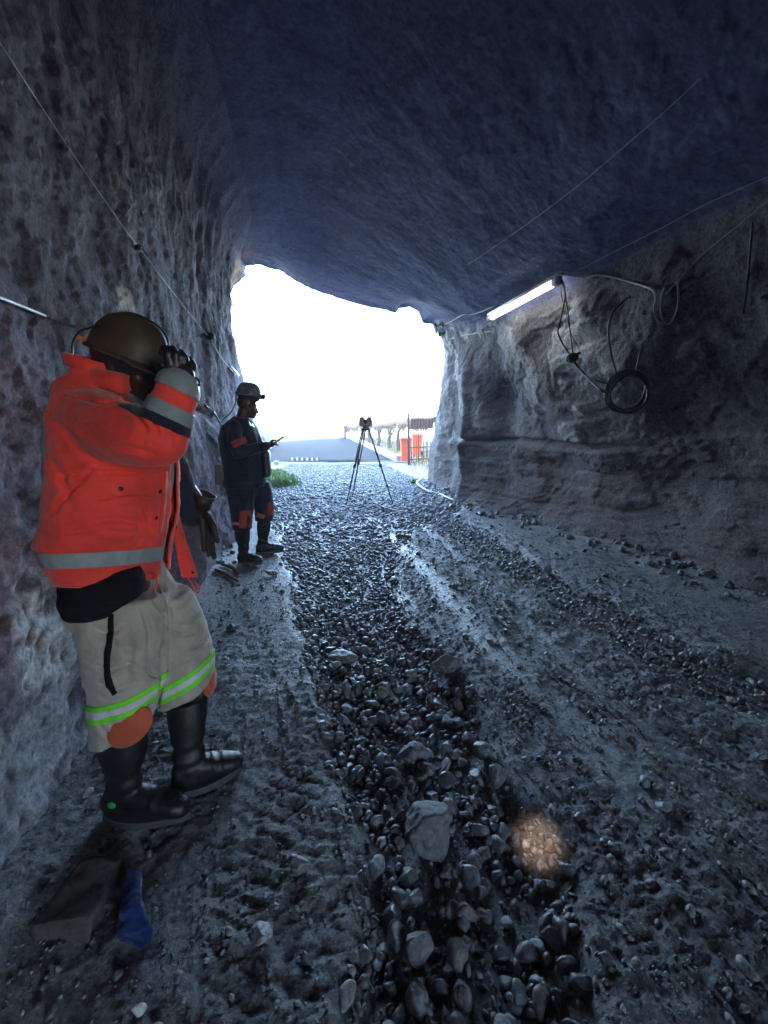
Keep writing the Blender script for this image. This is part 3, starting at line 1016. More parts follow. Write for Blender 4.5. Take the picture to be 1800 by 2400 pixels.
def stone_mat(name, attr):
    m, nt, b = mat_base(name)
    if attr:
        a = nt.nodes.new("ShaderNodeAttribute")
        a.attribute_name = "tone"
        fac = a.outputs["Fac"]
    else:
        oi = nt.nodes.new("ShaderNodeObjectInfo")
        fac = oi.outputs["Random"]
    cr = nt.nodes.new("ShaderNodeValToRGB")
    els = cr.color_ramp.elements
    els[0].position, els[0].color = 0.0, (0.075, 0.075, 0.078, 1)
    els[1].position, els[1].color = 1.0, (0.30, 0.295, 0.29, 1)
    for p, c in ((0.3, (0.15, 0.148, 0.15, 1)), (0.6, (0.18, 0.175, 0.17, 1)), (0.72, (0.19, 0.155, 0.135, 1)), (0.86, (0.21, 0.208, 0.21, 1))):
        e = els.new(p)
        e.color = c
    nt.links.new(fac, cr.inputs[0])
    geo = nt.nodes.new("ShaderNodeNewGeometry")
    n = nt.nodes.new("ShaderNodeTexNoise")
    n.inputs["Scale"].default_value = 60
    n.inputs["Detail"].default_value = 8
    n.inputs["Roughness"].default_value = 0.7
    nt.links.new(geo.outputs["Position"], n.inputs["Vector"])
    mr = nt.nodes.new("ShaderNodeMapRange")
    mr.inputs["From Min"].default_value = 0.35
    mr.inputs["From Max"].default_value = 0.65
    mr.inputs["To Min"].default_value = 0.55
    mr.inputs["To Max"].default_value = 1.5
    nt.links.new(n.outputs["Fac"], mr.inputs["Value"])
    mx = nt.nodes.new("ShaderNodeVectorMath")
    mx.operation = 'SCALE'
    nt.links.new(cr.outputs[0], mx.inputs[0])
    nt.links.new(mr.outputs[0], mx.inputs["Scale"])
    nt.links.new(mx.outputs[0], b.inputs["Base Color"])
    mr2 = nt.nodes.new("ShaderNodeMapRange")
    mr2.inputs["To Min"].default_value = 0.26
    mr2.inputs["To Max"].default_value = 0.62
    nt.links.new(fac, mr2.inputs["Value"])
    nt.links.new(mr2.outputs[0], b.inputs["Roughness"])
    b.inputs["Specular IOR Level"].default_value = 0.6
    bp = nt.nodes.new("ShaderNodeBump")
    bp.inputs["Strength"].default_value = 0.6
    bp.inputs["Distance"].default_value = 0.006
    nt.links.new(n.outputs["Fac"], bp.inputs["Height"])
    nt.links.new(bp.outputs[0], b.inputs["Normal"])
    return m
M_stone = stone_mat("stone", False)
M_gravel = stone_mat("gravel", True)

def rot_mats(n, tilt):
    """random yaw and limited tilt"""
    yaw = rng.uniform(0, 2 * np.pi, n)
    ax = rng.uniform(0, 2 * np.pi, n)
    tl = rng.normal(0, tilt, n)
    cz, sz = np.cos(yaw), np.sin(yaw)
    R1 = np.zeros((n, 3, 3))
    R1[:, 0, 0], R1[:, 0, 1], R1[:, 1, 0], R1[:, 1, 1], R1[:, 2, 2] = cz, -sz, sz, cz, 1
    k = np.stack([np.cos(ax), np.sin(ax), np.zeros(n)], axis=1)
    K = np.zeros((n, 3, 3))
    K[:, 0, 2], K[:, 1, 2], K[:, 2, 0], K[:, 2, 1] = k[:, 1], -k[:, 0], -k[:, 1], k[:, 0]
    I = np.eye(3)[None]
    R2 = I + np.sin(tl)[:, None, None] * K + (1 - np.cos(tl))[:, None, None] * (K @ K)
    return R2 @ R1

M_bigrock = plain("speckled_grey_rock", (0.17, 0.165, 0.172), 0.7, bump=(90, 0.9, 0.006, 8, 0.75), var=0.55, var_scale=38)
big_spots = []   # filled by the single rocks: (x, y, radius) kept clear of gravel
rocks = [
    # px, py (foot), width px, height px, depth factor, label, tone seed, flat
    (1002, 2028, 150, 158, 0.8, "large grey angular boulder in the middle of the gravel rut", 3),
    (968, 1805, 90, 66, 0.8, "pale rounded cobble lying behind the large grey boulder", 8),
    (1166, 1850, 56, 84, 0.8, "pointed dark grey rock leaning on the right bank behind the warm light spot", 14),
    (1052, 1585, 82, 50, 0.9, "big half buried rock on the right edge of the gravel rut", 21),
    (803, 1560, 84, 36, 0.7, "flat brown rock with a wet bright top across the gravel rut", 23),
    (985, 2275, 70, 120, 0.7, "tall block shaped stone with a pale top standing in the near gravel", 33),
    (935, 2240, 56, 110, 0.7, "dark upright stone with a reddish tip beside the tall block shaped stone", 37),
    (1088, 2370, 66, 74, 0.9, "pale speckled rock near the bottom edge of the gravel", 44),
    (605, 2222, 60, 52, 0.9, "crumbly stone alone on the bare dirt of the left path", 47),
    (700, 2052, 52, 46, 0.9, "lump of stone at the left border of the rut beside the large boulder", 53),
    (1130, 1790, 62, 48, 0.8, "rough dark cobble sitting on the bank behind the pointed rock", 58),
    (1288, 1350, 26, 28, 0.9, "small pale upright stone alone on the smooth right bench", 61),
    (637, 1352, 34, 16, 0.8, "flat pale stone on the path in front of the worker in navy overalls", 66),
    (1195, 1420, 30, 18, 0.8, "small dark stone on the ridge between the two gravel ruts", 68),
    (545, 1480, 40, 18, 0.8, "flat grey stone on the left path beside the near worker's knee", 69),
    (1365, 2330, 60, 44, 0.8, "rounded stone at the lower right edge of the near gravel", 71),
    (1330, 2300, 64, 56, 0.8, "grey stone with a chipped face right of the near gravel", 73),
    (1560, 1905, 40, 24, 0.8, "dark clod of stone on the rough dirt of the near right side", 75),
]
for k, (px, py, w, h, df, label, seed) in enumerate(rocks):
    g = ground_at(px, py, -0.05 if 640 < px < 1400 else 0.0)
    zg = gz1(g.x, g.y)
    g = ground_at(px, py, zg)
    m = mpp(px, py, g.y)
    v, f = stone_shape(4, seed, power=18 if k % 3 != 1 else 11, rough=0.10)
    sx, sz = w * m / 2, h * m / 2 * 0.95
    sy_ = sx * df
    v = v * np.array([sx, sy_, sz])
    v += (sx * (0.09 * fbm(v / sx, 2.5, 4, off=seed) + 0.035 * ridged(v / sx, 7, 3, off=seed)))[:, None] * v / (np.linalg.norm(v, axis=1)[:, None] + 1e-9)
    a = random.uniform(-.4, .4)
    R = np.array(Matrix.Rotation(a, 3, 'Z') @ Matrix.Rotation(random.uniform(-.15, .15), 3, 'Y'))
    me = new_mesh("rock", v @ R.T, f, M_bigrock if k in (0, 1, 3, 5, 7) else M_stone)
    o = link("rock", me, label=label, category="rock")
    o.location = (g.x, g.y + sy_ * 0.6, zg + sz * 0.78)
    big_spots.append((g.x, g.y + sy_ * .6, max(sx, sy_)))
wf, wff = stone_shape(3, 90, power=16, rough=0.15)
g = ground_at(330, 2375)
o = link("stone_chip", new_mesh("stone_chip", wf * np.array([.022, .014, .018]), wff, plain("white_stone", (0.6, 0.6, 0.58), 0.7, bump=(60, .6, .006))), label="small white stone chip on the dark dirt at the bottom left", category="stone")
o.location = (g.x, g.y, gz1(g.x, g.y) + .012)

def scatter(n, fx, fy):
    return fx(n), fy(n)
S = []     # x, y, radius, zoff, flat
def push(x, y, r, zoff, flat):
    S.append(np.stack([x, y, r, zoff, flat], axis=1))
def noise_at(x, y):
    return fbm(np.stack([x, y, np.zeros_like(x)], axis=1), 1.7, 3, off=300)
# left rut, near
def fill(y0, y1, x0, x1, dens, rmed, rsig, rmin, rmax, which, flat, thr=0.5, keep=1.0):
    area = (y1 - y0) * (x1 - x0)
    n = int(area * dens)
    x = rng.uniform(x0, x1, n)
    y = rng.uniform(y0, y1, n)
    mL, mR = rut_masks(x, y, noise_at(x, y))
    m = {'L': mL, 'R': mR, 'N': 1 - np.clip(mL + mR, 0, 1)}[which]
    ok = m > thr + rng.uniform(-.25, .25, n)
    ok &= ((x > XL(y) + 0.02) & (x < XR(y) - 0.02)) | (y > 11)
    ok &= ~((y > 11) & (x > 0.9 - 0.19 * (y - 12))) & (rng.random(n) < keep)
    x, y = x[ok], y[ok]
    r = np.clip(np.exp(rng.normal(np.log(rmed), rsig, len(x))), rmin, rmax)
    push(x, y, r, rng.uniform(-0.3, 0.45, len(x)) * r, rng.uniform(flat[0], flat[1], len(x)))
fill(0.45, 3.2, -0.8, 0.8, 1500, 0.013, 0.55, 0.005, 0.042, 'L', (0.6, 0.95), thr=0.35)
fill(0.45, 2.6, -0.8, 0.75, 150, 0.034, 0.25, 0.02, 0.05, 'L', (0.65, 1.0))
fill(3.2, 5.6, -1.8, 0.5, 1000, 0.020, 0.38, 0.009, 0.042, 'L', (0.4, 0.75))
fill(5.6, 16.4, -5.0, 1.4, 430, 0.026, 0.35, 0.013, 0.055, 'L', (0.35, 0.65))
fill(1.2, 8.0, 0.3, 2.9, 850, 0.016, 0.45, 0.007, 0.042, 'R', (0.5, 0.85))
fill(0.5, 4.0, -1.3, 2.6, 200, 0.009, 0.5, 0.004, 0.03, 'N', (0.5, 0.9))
fill(0.5, 2.2, 0.3, 1.2, 380, 0.009, 0.5, 0.005, 0.03, 'N', (0.5, 0.9), thr=0.3)
fill(3.5, 12, -3.0, 2.6, 40, 0.016, 0.5, 0.008, 0.045, 'N', (0.4, 0.8))
fill(2.5, 9, 0.2, 1.1, 160, 0.016, 0.4, 0.007, 0.04, 'N', (0.4, 0.8), thr=0.4)
# foot of the right wall
n = 420
y = rng.uniform(2.5, 9.5, n)
x = XR(y) - np.abs(rng.normal(0.12, 0.16, n)) - 0.1
push(x, y, np.clip(np.exp(rng.normal(np.log(0.03), .45, n)), .012, .075), rng.uniform(-.2, .5, n) * .02, rng.uniform(.5, .9, n))
n = 160
y = rng.uniform(0.8, 9.0, n)
x = XL(y) + np.abs(rng.normal(0.10, 0.12, n)) + .02
push(x, y, np.clip(np.exp(rng.normal(np.log(0.018), .5, n)), .008, .05), rng.uniform(-.2, .3, n) * .02, rng.uniform(.5, .9, n))
ST = np.concatenate(S)
for (bx, by, br) in big_spots:
    d = np.hypot(ST[:, 0] - bx, ST[:, 1] - by)
    ST = ST[d > br * 0.75 + ST[:, 2] * 0.5]
ST = ST[smooth_tracks(ST[:, 0], ST[:, 1]) < rng.uniform(.3, 1.6, len(ST))]
zg = ground_z(ST[:, 0].copy(), ST[:, 1].copy())[0]
camd = np.sqrt(ST[:, 0] ** 2 + ST[:, 1] ** 2 + CAM_H ** 2)
inview = (np.abs(ST[:, 0]) < 0.9 * (ST[:, 1] * .98 + .28) * 1.02) & (ST[:, 1] > 0.72)
app = np.where(inview, ST[:, 2] / camd, 0)
order = np.argsort(-app)
single = order[:290]
rest = np.setdiff1d(np.arange(len(ST)), single)
shapes3 = [new_mesh("stone", *[a for a in stone_shape(3, 500 + i, power=(9, 14, 22)[i % 3], rough=0.06)], M_stone) for i in range(18)]
Rm = rot_mats(len(ST), 0.45)
asp = rng.uniform(0.62, 1.0, (len(ST), 1))
for i in single:
    x, y, r, zo, fl_ = ST[i]
    o = bpy.data.objects.new("stone", shapes3[int(rng.integers(18))])
    scene.collection.objects.link(o)
    M = Matrix([list(q) for q in Rm[i]]).to_4x4() @ Matrix.Diagonal((r, r * asp[i, 0], r * fl_, 1))
    o.matrix_world = Matrix.Translation((x, y, zg[i] + r * fl_ * 0.35 + zo * 0.6)) @ M
    o.parent = ground
def mass(name, idx, sub, mat, seed0, **props):
    lib = [stone_shape(sub, seed0 + i, power=(9, 14, 22)[i % 3], rough=0.06)[0] for i in range(12)]
    F0 = ico(sub)[1]
    nv = len(lib[0])
    L = np.array(lib)
    pick = rng.integers(0, 12, len(idx))
    v = L[pick]
    sc = np.stack([ST[idx, 2], ST[idx, 2] * asp[idx, 0], ST[idx, 2] * ST[idx, 4]], axis=1)
    v = v * sc[:, None, :]
    v = np.einsum('nij,nkj->nki', Rm[idx], v)
    pos = np.stack([ST[idx, 0], ST[idx, 1], zg[idx] + ST[idx, 2] * ST[idx, 4] * 0.35 + ST[idx, 3] * 0.6], axis=1)
    v = v + pos[:, None, :]
    f = F0[None] + (np.arange(len(idx)) * nv)[:, None, None]
    me = new_mesh(name, v.reshape(-1, 3), f.reshape(-1, 3), mat)
    set_float_attr(me, "tone", np.repeat(rng.random(len(idx)), nv))
    return link(name, me, **props)
near = rest[ST[rest, 1] < 8.0]
far = rest[ST[rest, 1] >= 8.0]
mass("gravel", near, 2, M_gravel, 700, kind="stuff")
mass("gravel", far, 1 if len(far) > 9000 else 2, M_gravel, 800, kind="stuff")
print("stones", len(ST), len(near), len(far))

# grit: crumbs of dirt over the bare paths
n = 26000
y = 0.5 + 5.5 * rng.random(n) ** 1.6
x = rng.uniform(-1.6, 3.2, n)
ok = (x > XL(y)) & (x < XR(y)) & (np.abs(x) < 0.95 * (y + .3))
x, y = x[ok], y[ok]
ok = fbm(np.stack([x, y, x * 0], axis=1), 2.2, 3, off=900) + rng.uniform(-.5, .5, len(x)) > -0.15
x, y = x[ok], y[ok]
n = len(x)
ST = np.stack([x, y, np.clip(np.exp(rng.normal(np.log(0.0042), 0.5, n)), .002, .013), np.zeros(n), rng.uniform(.6, 1, n)], axis=1)
zg = ground_z(x.copy(), y.copy())[0]
Rm = rot_mats(n, 0.8)
asp = rng.uniform(0.6, 1, (n, 1))
mg, ntg, bg = mat_base("grit")
bg.inputs["Roughness"].default_value = 0.9
ag = ntg.nodes.new("ShaderNodeAttribute")
ag.attribute_name = "tone"
crg = ntg.nodes.new("ShaderNodeValToRGB")
crg.color_ramp.elements[0].color = (0.09, 0.09, 0.09, 1)
crg.color_ramp.elements[1].color = (0.32, 0.32, 0.32, 1)
ntg.links.new(ag.outputs["Fac"], crg.inputs[0])
ntg.links.new(crg.outputs[0], bg.inputs["Base Color"])
mass("grit", np.arange(n), 1, mg, 950, kind="stuff")

# the photographer's cap lamp throws one small warm spot on the gravel
tgt = ground_at(1262, 1975, -0.04)
sp = bpy.data.lights.new("cap_lamp", 'SPOT')
sp.energy = 15
sp.color = (1.0, 0.76, 0.62)
sp.spot_size = math.radians(5.0)
sp.spot_blend = 1.0
sp.shadow_soft_size = 0.02
spo = bpy.data.objects.new("cap_lamp", sp)
scene.collection.objects.link(spo)
spo.location = (0.05, -0.10, 1.66)
spo.rotation_euler = (spo.location - tgt).to_track_quat('Z', 'Y').to_euler()

# ------------------------------------------------------------------ people
from mathutils.bvhtree import BVHTree

def fabric(name, col, rough=0.85, weave=500, bump=0.25, var=0.12, sheen=0.2, scale2=9):
    m, nt, b = mat_base(name)
    b.inputs["Roughness"].default_value = rough
    b.inputs["Sheen Weight"].default_value = sheen
    b.inputs["Sheen Roughness"].default_value = 0.5
    b.inputs["Specular IOR Level"].default_value = 0.25
    tc = nt.nodes.new("ShaderNodeTexCoord")
    n = nt.nodes.new("ShaderNodeTexNoise")
    n.inputs["Scale"].default_value = scale2
    n.inputs["Detail"].default_value = 7
    n.inputs["Roughness"].default_value = 0.65
    nt.links.new(tc.outputs["Object"], n.inputs["Vector"])
    mr = nt.nodes.new("ShaderNodeMapRange")
    mr.inputs["From Min"].default_value = 0.3
    mr.inputs["From Max"].default_value = 0.7
    mr.inputs["To Min"].default_value = 1 - var
    mr.inputs["To Max"].default_value = 1 + var
    nt.links.new(n.outputs["Fac"], mr.inputs["Value"])
    mx = nt.nodes.new("ShaderNodeVectorMath")
    mx.operation = 'SCALE'
    mx.inputs[0].default_value = col
    nt.links.new(mr.outputs[0], mx.inputs["Scale"])
    nt.links.new(mx.outputs[0], b.inputs["Base Color"])
    n2 = nt.nodes.new("ShaderNodeTexNoise")
    n2.inputs["Scale"].default_value = weave
    n2.inputs["Detail"].default_value = 2
    nt.links.new(tc.outputs["Object"], n2.inputs["Vector"])
    n3 = nt.nodes.new("ShaderNodeTexNoise")
    n3.inputs["Scale"].default_value = 28
    n3.inputs["Detail"].default_value = 5
    n3.inputs["Distortion"].default_value = 0.8
    nt.links.new(tc.outputs["Object"], n3.inputs["Vector"])
    b1 = nt.nodes.new("ShaderNodeBump")
    b1.inputs["Strength"].default_value = bump
    b1.inputs["Distance"].default_value = 0.002
    nt.links.new(n2.outputs["Fac"], b1.inputs["Height"])
    b2 = nt.nodes.new("ShaderNodeBump")
    b2.inputs["Strength"].default_value = 0.35
    b2.inputs["Distance"].default_value = 0.012
    nt.links.new(n3.outputs["Fac"], b2.inputs["Height"])
    nt.links.new(b1.outputs[0], b2.inputs["Normal"])
    nt.links.new(b2.outputs[0], b.inputs["Normal"])
    return m

M_skin = plain("dark_skin", (0.055, 0.027, 0.020), 0.42, bump=(120, 0.2, 0.002), var=0.12, var_scale=14)
M_eye = plain("eye", (0.5, 0.47, 0.44), 0.2)
M_jacket = fabric("orange_red_jacket", (0.80, 0.060, 0.048), var=0.24, scale2=5)
M_navy = fabric("navy_cloth", (0.014, 0.018, 0.042), var=0.2)
M_silver = fabric("reflective_silver", (0.26, 0.30, 0.33), rough=0.45, weave=900, var=0.1, sheen=0)
M_khaki = fabric("khaki_trousers", (0.41, 0.355, 0.315), var=0.28, scale2=5)
M_lime = fabric("lime_band", (0.20, 0.78, 0.04), rough=0.6, sheen=0)
M_lilac = fabric("grey_white_band", (0.62, 0.58, 0.66), rough=0.5, sheen=0)
M_knee = fabric("orange_kneepad", (0.50, 0.095, 0.045), rough=0.7, var=0.2)
M_kneered = fabric("red_orange_kneepad", (0.40, 0.06, 0.04), rough=0.7)
M_rubber = plain("black_rubber", (0.010, 0.0095, 0.011), 0.5, bump=(22, 0.35, 0.008), var=0.75, var_scale=11)
M_sole = plain("grey_sole", (0.06, 0.057, 0.058), 0.7, bump=(60, .4, .003))
M_glove = plain("black_glove", (0.014, 0.015, 0.022), 0.42, bump=(50, 0.4, 0.004))
M_brglove = plain("brown_leather_glove", (0.022, 0.012, 0.012), 0.6, bump=(40, 0.4, 0.004), var=0.25)
M_helmet = plain("brown_helmet", (0.060, 0.040, 0.027), 0.55, bump=(60, .15, .002), var=0.35, var_scale=12)
M_helmet_dk = plain("helmet_rim", (0.018, 0.018, 0.03), 0.4)
M_helmet_gr = plain("grey_helmet", (0.11, 0.12, 0.15), 0.4, var=0.1)
M_black = plain("black_plastic", (0.012, 0.012, 0.014), 0.4)
M_bag = fabric("black_pouch", (0.006, 0.0065, 0.011), var=0.3, sheen=0.0)
M_shirt = fabric("grey_shirt", (0.26, 0.25, 0.25))
M_metal = plain("bright_steel", (0.6, 0.6, 0.62), 0.3, 1.0)
M_tab = plain("orange_tab", (0.75, 0.20, 0.04), 0.5)
M_greendot = plain("green_dot", (0.03, 0.30, 0.04), 0.5)
M_boxbr = plain("brown_grey_box", (0.14, 0.115, 0.11), 0.6, bump=(40, .2, .003))

def ring(px, py, Y, hw, th, ang=0.0, e=2.3, yaw=0.0):
    m = mpp(px, py, Y)
    c, s = math.cos(ang), math.sin(ang)
    a = Vector((c * hw * m, math.sin(yaw) * hw * m, -s * hw * m))
    b = Vector((-math.sin(yaw) * th * 0.5, th, 0))
    return (at(px, py, Y), a, b, e)

def limb(mb, pts, seg=20):
    """pts: (Vector, radius); smooth tapered limb with round ends"""
    P = [Vector(p) for p, r in pts]
    Rr = [r for p, r in pts]
    cp = catmull(P, 6)
    rr = []
    for i in range(len(P) - 1):
        for k in range(6):
            t = k / 6
            rr.append(Rr[i] * (1 - t) + Rr[i + 1] * t)
    rr.append(Rr[-1])
    mb.tube(cp, rr, seg)
    mb.ellipsoid(P[0], (Rr[0],) * 3, n=14, m=8)
    mb.ellipsoid(P[-1], (Rr[-1],) * 3, n=14, m=8)

def head_shape(mb, C, f, u, s, k=1.0):
    R = Matrix((f, s, u)).transposed()
    def E(df, ds, du, ax):
        mb.ellipsoid(C + f * df * k + s * ds * k + u * du * k, [a * k for a in ax], R, 22, 14)
    E(-0.012, 0, 0.035, (0.100, 0.077, 0.095))
    E(0.030, 0, -0.045, (0.064, 0.058, 0.078))
    E(0.062, 0, -0.105, (0.026, 0.028, 0.020))
    E(0.086, 0, -0.028, (0.018, 0.013, 0.036))
    E(0.104, 0, -0.048, (0.015, 0.017, 0.012))
    E(0.076, 0, 0.016, (0.020, 0.052, 0.013))
    E(0.088, 0, -0.076, (0.013, 0.026, 0.008))
    E(0.085, 0, -0.088, (0.013, 0.023, 0.008))
    for q in (-1, 1):
        E(0.056, q * 0.042, -0.036, (0.028, 0.020, 0.024))
        E(-0.006, q * 0.074, -0.022, (0.019, 0.010, 0.028))
        E(0.080, q * 0.012, -0.054, (0.011, 0.009, 0.008))
def eyes(person, C, f, u, s, k=1.0):
    for q in (-1, 1):
        MB().ellipsoid(C + f * 0.078 * k + s * q * 0.031 * k - u * 0.010 * k, (0.0125 * k,) * 3, n=14, m=10).build("eye", M_eye, person)

def helmet(person, O, f, u, s, mat, matrim, k=1.0, brim=0.035):
    """hard hat with centre ridge, peak and dark inner band; O is the middle of the rim"""
    R = Matrix((f, s, u)).transposed()
    v, fc = [], []
    n, m = 48, 20
    for i in range(m + 1):
        th = (math.pi / 2) * i / m
        for j in range(n):
            ph = 2 * math.pi * j / n
            rr = math.cos(th) ** 0.75
            x = 0.132 * rr * math.cos(ph)
            y = 0.104 * rr * math.sin(ph)
            z = 0.138 * math.sin(th) ** 0.95 if i else 0.0
            if i and abs(y) < 0.022:
                z += 0.006 * math.cos(y / 0.022 * math.pi / 2)
            v.append(O + R @ (Vector((x, y, z)) * k))
    for i in range(m):
        for j in range(n):
            fc.append((i * n + j, i * n + (j + 1) % n, (i + 1) * n + (j + 1) % n, (i + 1) * n + j))
    mb = MB().add(v, fc)
    # rim: short all round, longer peak at the front
    v, fc = [], []
    for j in range(n):
        ph = 2 * math.pi * j / n
        w = 0.010 + brim * max(0, math.cos(ph)) ** 2
        for (o, dz) in ((0.0, 0.004), (w * .6, 0.0), (w, -0.006), (w, -0.010), (-0.006, -0.006)):
            r = Vector((0.132 + o, 0, 0)).x
            x = (0.132 + o) * math.cos(ph)
            y = (0.104 + o) * math.sin(ph)
            v.append(O + R @ (Vector((x, y, dz - (0.008 if math.cos(ph) > .5 and o > 0 else 0))) * k))
    for j in range(n):
        for q in range(4):
            a, b = j * 5 + q, ((j + 1) % n) * 5 + q
            fc.append((a, b, b + 1, a + 1))
    mb.add(v, fc)
    h = mb.build("helmet", mat, person)
    # dark head band and liner below the rim
    rings = [(O - u * z * k, f * rx * k, s * ry * k, 2.0) for z, rx, ry in ((0.003, 0.126, 0.099), (0.03, 0.116, 0.090), (0.055, 0.104, 0.082))]
    b = MB().loft(rings, 40, caps=False).build("helmet_liner", matrim)
    b.parent = h
    b.matrix_parent_inverse = h.matrix_world.inverted()
    if person.location.length > 0:
        b.matrix_parent_inverse = Matrix.Translation(-person.location)
        b.parent = person
    return h

def pixel_of(co):
    c, s = math.cos(PITCH), math.sin(PITCH)
    d = co - np.array([0, 0, CAM_H])
    fwd = d[:, 1] * c - d[:, 2] * s
    up = d[:, 1] * s + d[:, 2] * c
    return 900 + 1000 * d[:, 0] / fwd, 1200 - 1000 * up / fwd

def crease(co, no, lines):
    """press folds into cloth: lines of photo points with width (px) and depth (m)"""
    px, py = pixel_of(co)
    view = co - np.array([0, 0, CAM_H])
    facing = sstep(0.1, -0.3, np.sum(view * no, axis=1) / np.linalg.norm(view, axis=1))
    D = np.zeros(len(co))
    P = np.stack([px, py], axis=1)
    for pts, w, depth in lines:
        pts = np.array(pts, float)
        best = np.full(len(co), 1e9)
        along = np.zeros(len(co))
        tot = len(pts) - 1
        for i in range(tot):
            a, b = pts[i], pts[i + 1]
            ab = b - a
            t = np.clip(((P - a) @ ab) / (ab @ ab), 0, 1)
            d = np.linalg.norm(P - a - t[:, None] * ab, axis=1)
            m = d < best
            best[m] = d[m]
            along[m] = (i + t[m]) / tot
        fade = np.sin(np.clip(along, 0.02, 0.98) * math.pi) ** 0.6
        g = np.exp(-(best / w) ** 2) - 0.55 * np.exp(-((best - 2.1 * w) / (1.2 * w)) ** 2)
        D -= depth * g * fade * facing
    return D

def cloth(me, lines=(), amp=0.006, freq=7, seed=0, stretch=(1, 1, 1)):
    co, no = get_co(me), get_no(me)
    q = co * np.array(stretch)
    D = amp * fbm(q, freq, 4, off=seed) + amp * 0.5 * ridged(q, freq * 1.4, 2, off=seed + 5)
    if lines:
        D += crease(co, no, lines)
    set_co(me, co + no * D[:, None])

def extract(me, name, mat, parent, cuts, off=0.003, keep=None):
    """strip of cloth sewn on a garment: the garment's own surface between planes, raised a little.
    cuts: (point, normal); the side the normal points to is cut away"""
    bm = bmesh.new()
    bm.from_mesh(me)
    for p, n in cuts:
        g = bm.verts[:] + bm.edges[:] + bm.faces[:]
        bmesh.ops.bisect_plane(bm, geom=g, plane_co=p, plane_no=n, clear_outer=True, dist=1e-6)
    if keep is not None:
        dele = [f for f in bm.faces if not keep(f.calc_center_median())]
        bmesh.ops.delete(bm, geom=dele, context='FACES')
    bm.normal_update()
    for v in bm.verts:
        v.co += v.normal * off
    r = bmesh.ops.solidify(bm, geom=bm.faces[:], thickness=0.0022)
    out = bpy.data.meshes.new(name)
    bm.to_mesh(out)
    bm.free()
    out.polygons.foreach_set("use_smooth", np.ones(len(out.polygons), dtype=bool))
    out.materials.clear()
    out.materials.append(mat)
    o = link(name, out)
    if parent is not None:
        keep_world(o, parent)
    return o

def bvh_of(me):
    return BVHTree.FromPolygons([v.co for v in me.vertices], [p.vertices for p in me.polygons])

def hit(bvh, px, py):
    p = at(px, py, 1.0)
    o = Vector((0, 0, CAM_H))
    d = (p - o).normalized()
    loc, n, i, dist = bvh.ray_cast(o, d)
    if loc is None:
        return None, None
    if n.dot(d) > 0:
        n = -n
    return loc, n

def ribbon(bvh, pts, halfw, name, mat, parent, off=0.003, n=10):
    """flat tape sewn along photo points on a garment"""
    L = []
    for i in range(len(pts) - 1):
        for k in range(n):
            t = k / n
            L.append((pts[i][0] * (1 - t) + pts[i + 1][0] * t, pts[i][1] * (1 - t) + pts[i + 1][1] * t))
    L.append(pts[-1])
    hw = halfw if hasattr(halfw, '__len__') else [halfw] * len(L)
    if len(hw) != len(L):
        hw = list(np.interp(np.linspace(0, 1, len(L)), np.linspace(0, 1, len(hw)), hw))
    v, f = [], []
    for i, (x, y) in enumerate(L):
        a, b = L[max(i - 1, 0)], L[min(i + 1, len(L) - 1)]
        dx, dy = b[0] - a[0], b[1] - a[1]
        l = math.hypot(dx, dy) or 1
        nx, ny = -dy / l, dx / l
        for q in (-1, 0, 1):
            loc, no = hit(bvh, x + nx * hw[i] * q, y + ny * hw[i] * q)
            if loc is None:
                loc, no = hit(bvh, x, y)
            if loc is None:
                v.append(v[-1] if v else at(x, y, 1.4))
                continue
            v.append(loc + no * off)
    for i in range(len(L) - 1):
        for q in range(2):
            f.append((i * 3 + q, i * 3 + q + 1, (i + 1) * 3 + q + 1, (i + 1) * 3 + q))
    me = new_mesh(name, v, f, mat)
    bm = bmesh.new()
    bm.from_mesh(me)
    bmesh.ops.recalc_face_normals(bm, faces=bm.faces)
    bmesh.ops.solidify(bm, geom=bm.faces[:], thickness=0.0015)
    bm.to_mesh(me)
    bm.free()
    return keep_world(link(name, me), parent)

def stud(bvh, px, py, r, name, mat, parent):
    loc, no = hit(bvh, px, py)
    if loc is None:
        return
    R = no.to_track_quat('Z', 'Y').to_matrix()
    MB().ellipsoid(loc + no * 0.001, (r, r, r * 0.45), R, 14, 8).build(name, mat, parent)

def glove_hand(wrist, knuckles, chains, thumb, palm_r=0.034, fr=0.0125):
    """palm plus five separate bent fingers as one skin. chains: list of joint lists"""
    mb = MB()
    w = Vector(wrist)
    K = [Vector(k) for k in knuckles]
    mid = sum(K, Vector()) / len(K)
    for k in K:
        limb(mb, [(w, palm_r * 0.72), (w.lerp(k, 0.6), palm_r * 0.52), (k, palm_r * 0.42)], 12)
    mb.ellipsoid(w.lerp(mid, 0.55), (palm_r * 0.95, palm_r * 0.6, palm_r * 1.05), n=16, m=10)
    for i, ch in enumerate(chains):
        pts = [(K[i], fr * 1.08)] + [(Vector(p), fr * (1.0 - 0.09 * j)) for j, p in enumerate(ch)]
        P = pts
        for a in range(len(P) - 1):
            limb(mb, [P[a], P[a + 1]], 10)
    T = [w.lerp(mid, 0.25)] + [Vector(p) for p in thumb]
    for a in range(len(T) - 1):
        limb(mb, [(T[a], fr * (1.5 - 0.25 * a)), (T[a + 1], fr * (1.25 - 0.2 * a))], 10)
    return remeshed(mb, 0.0035, 3)

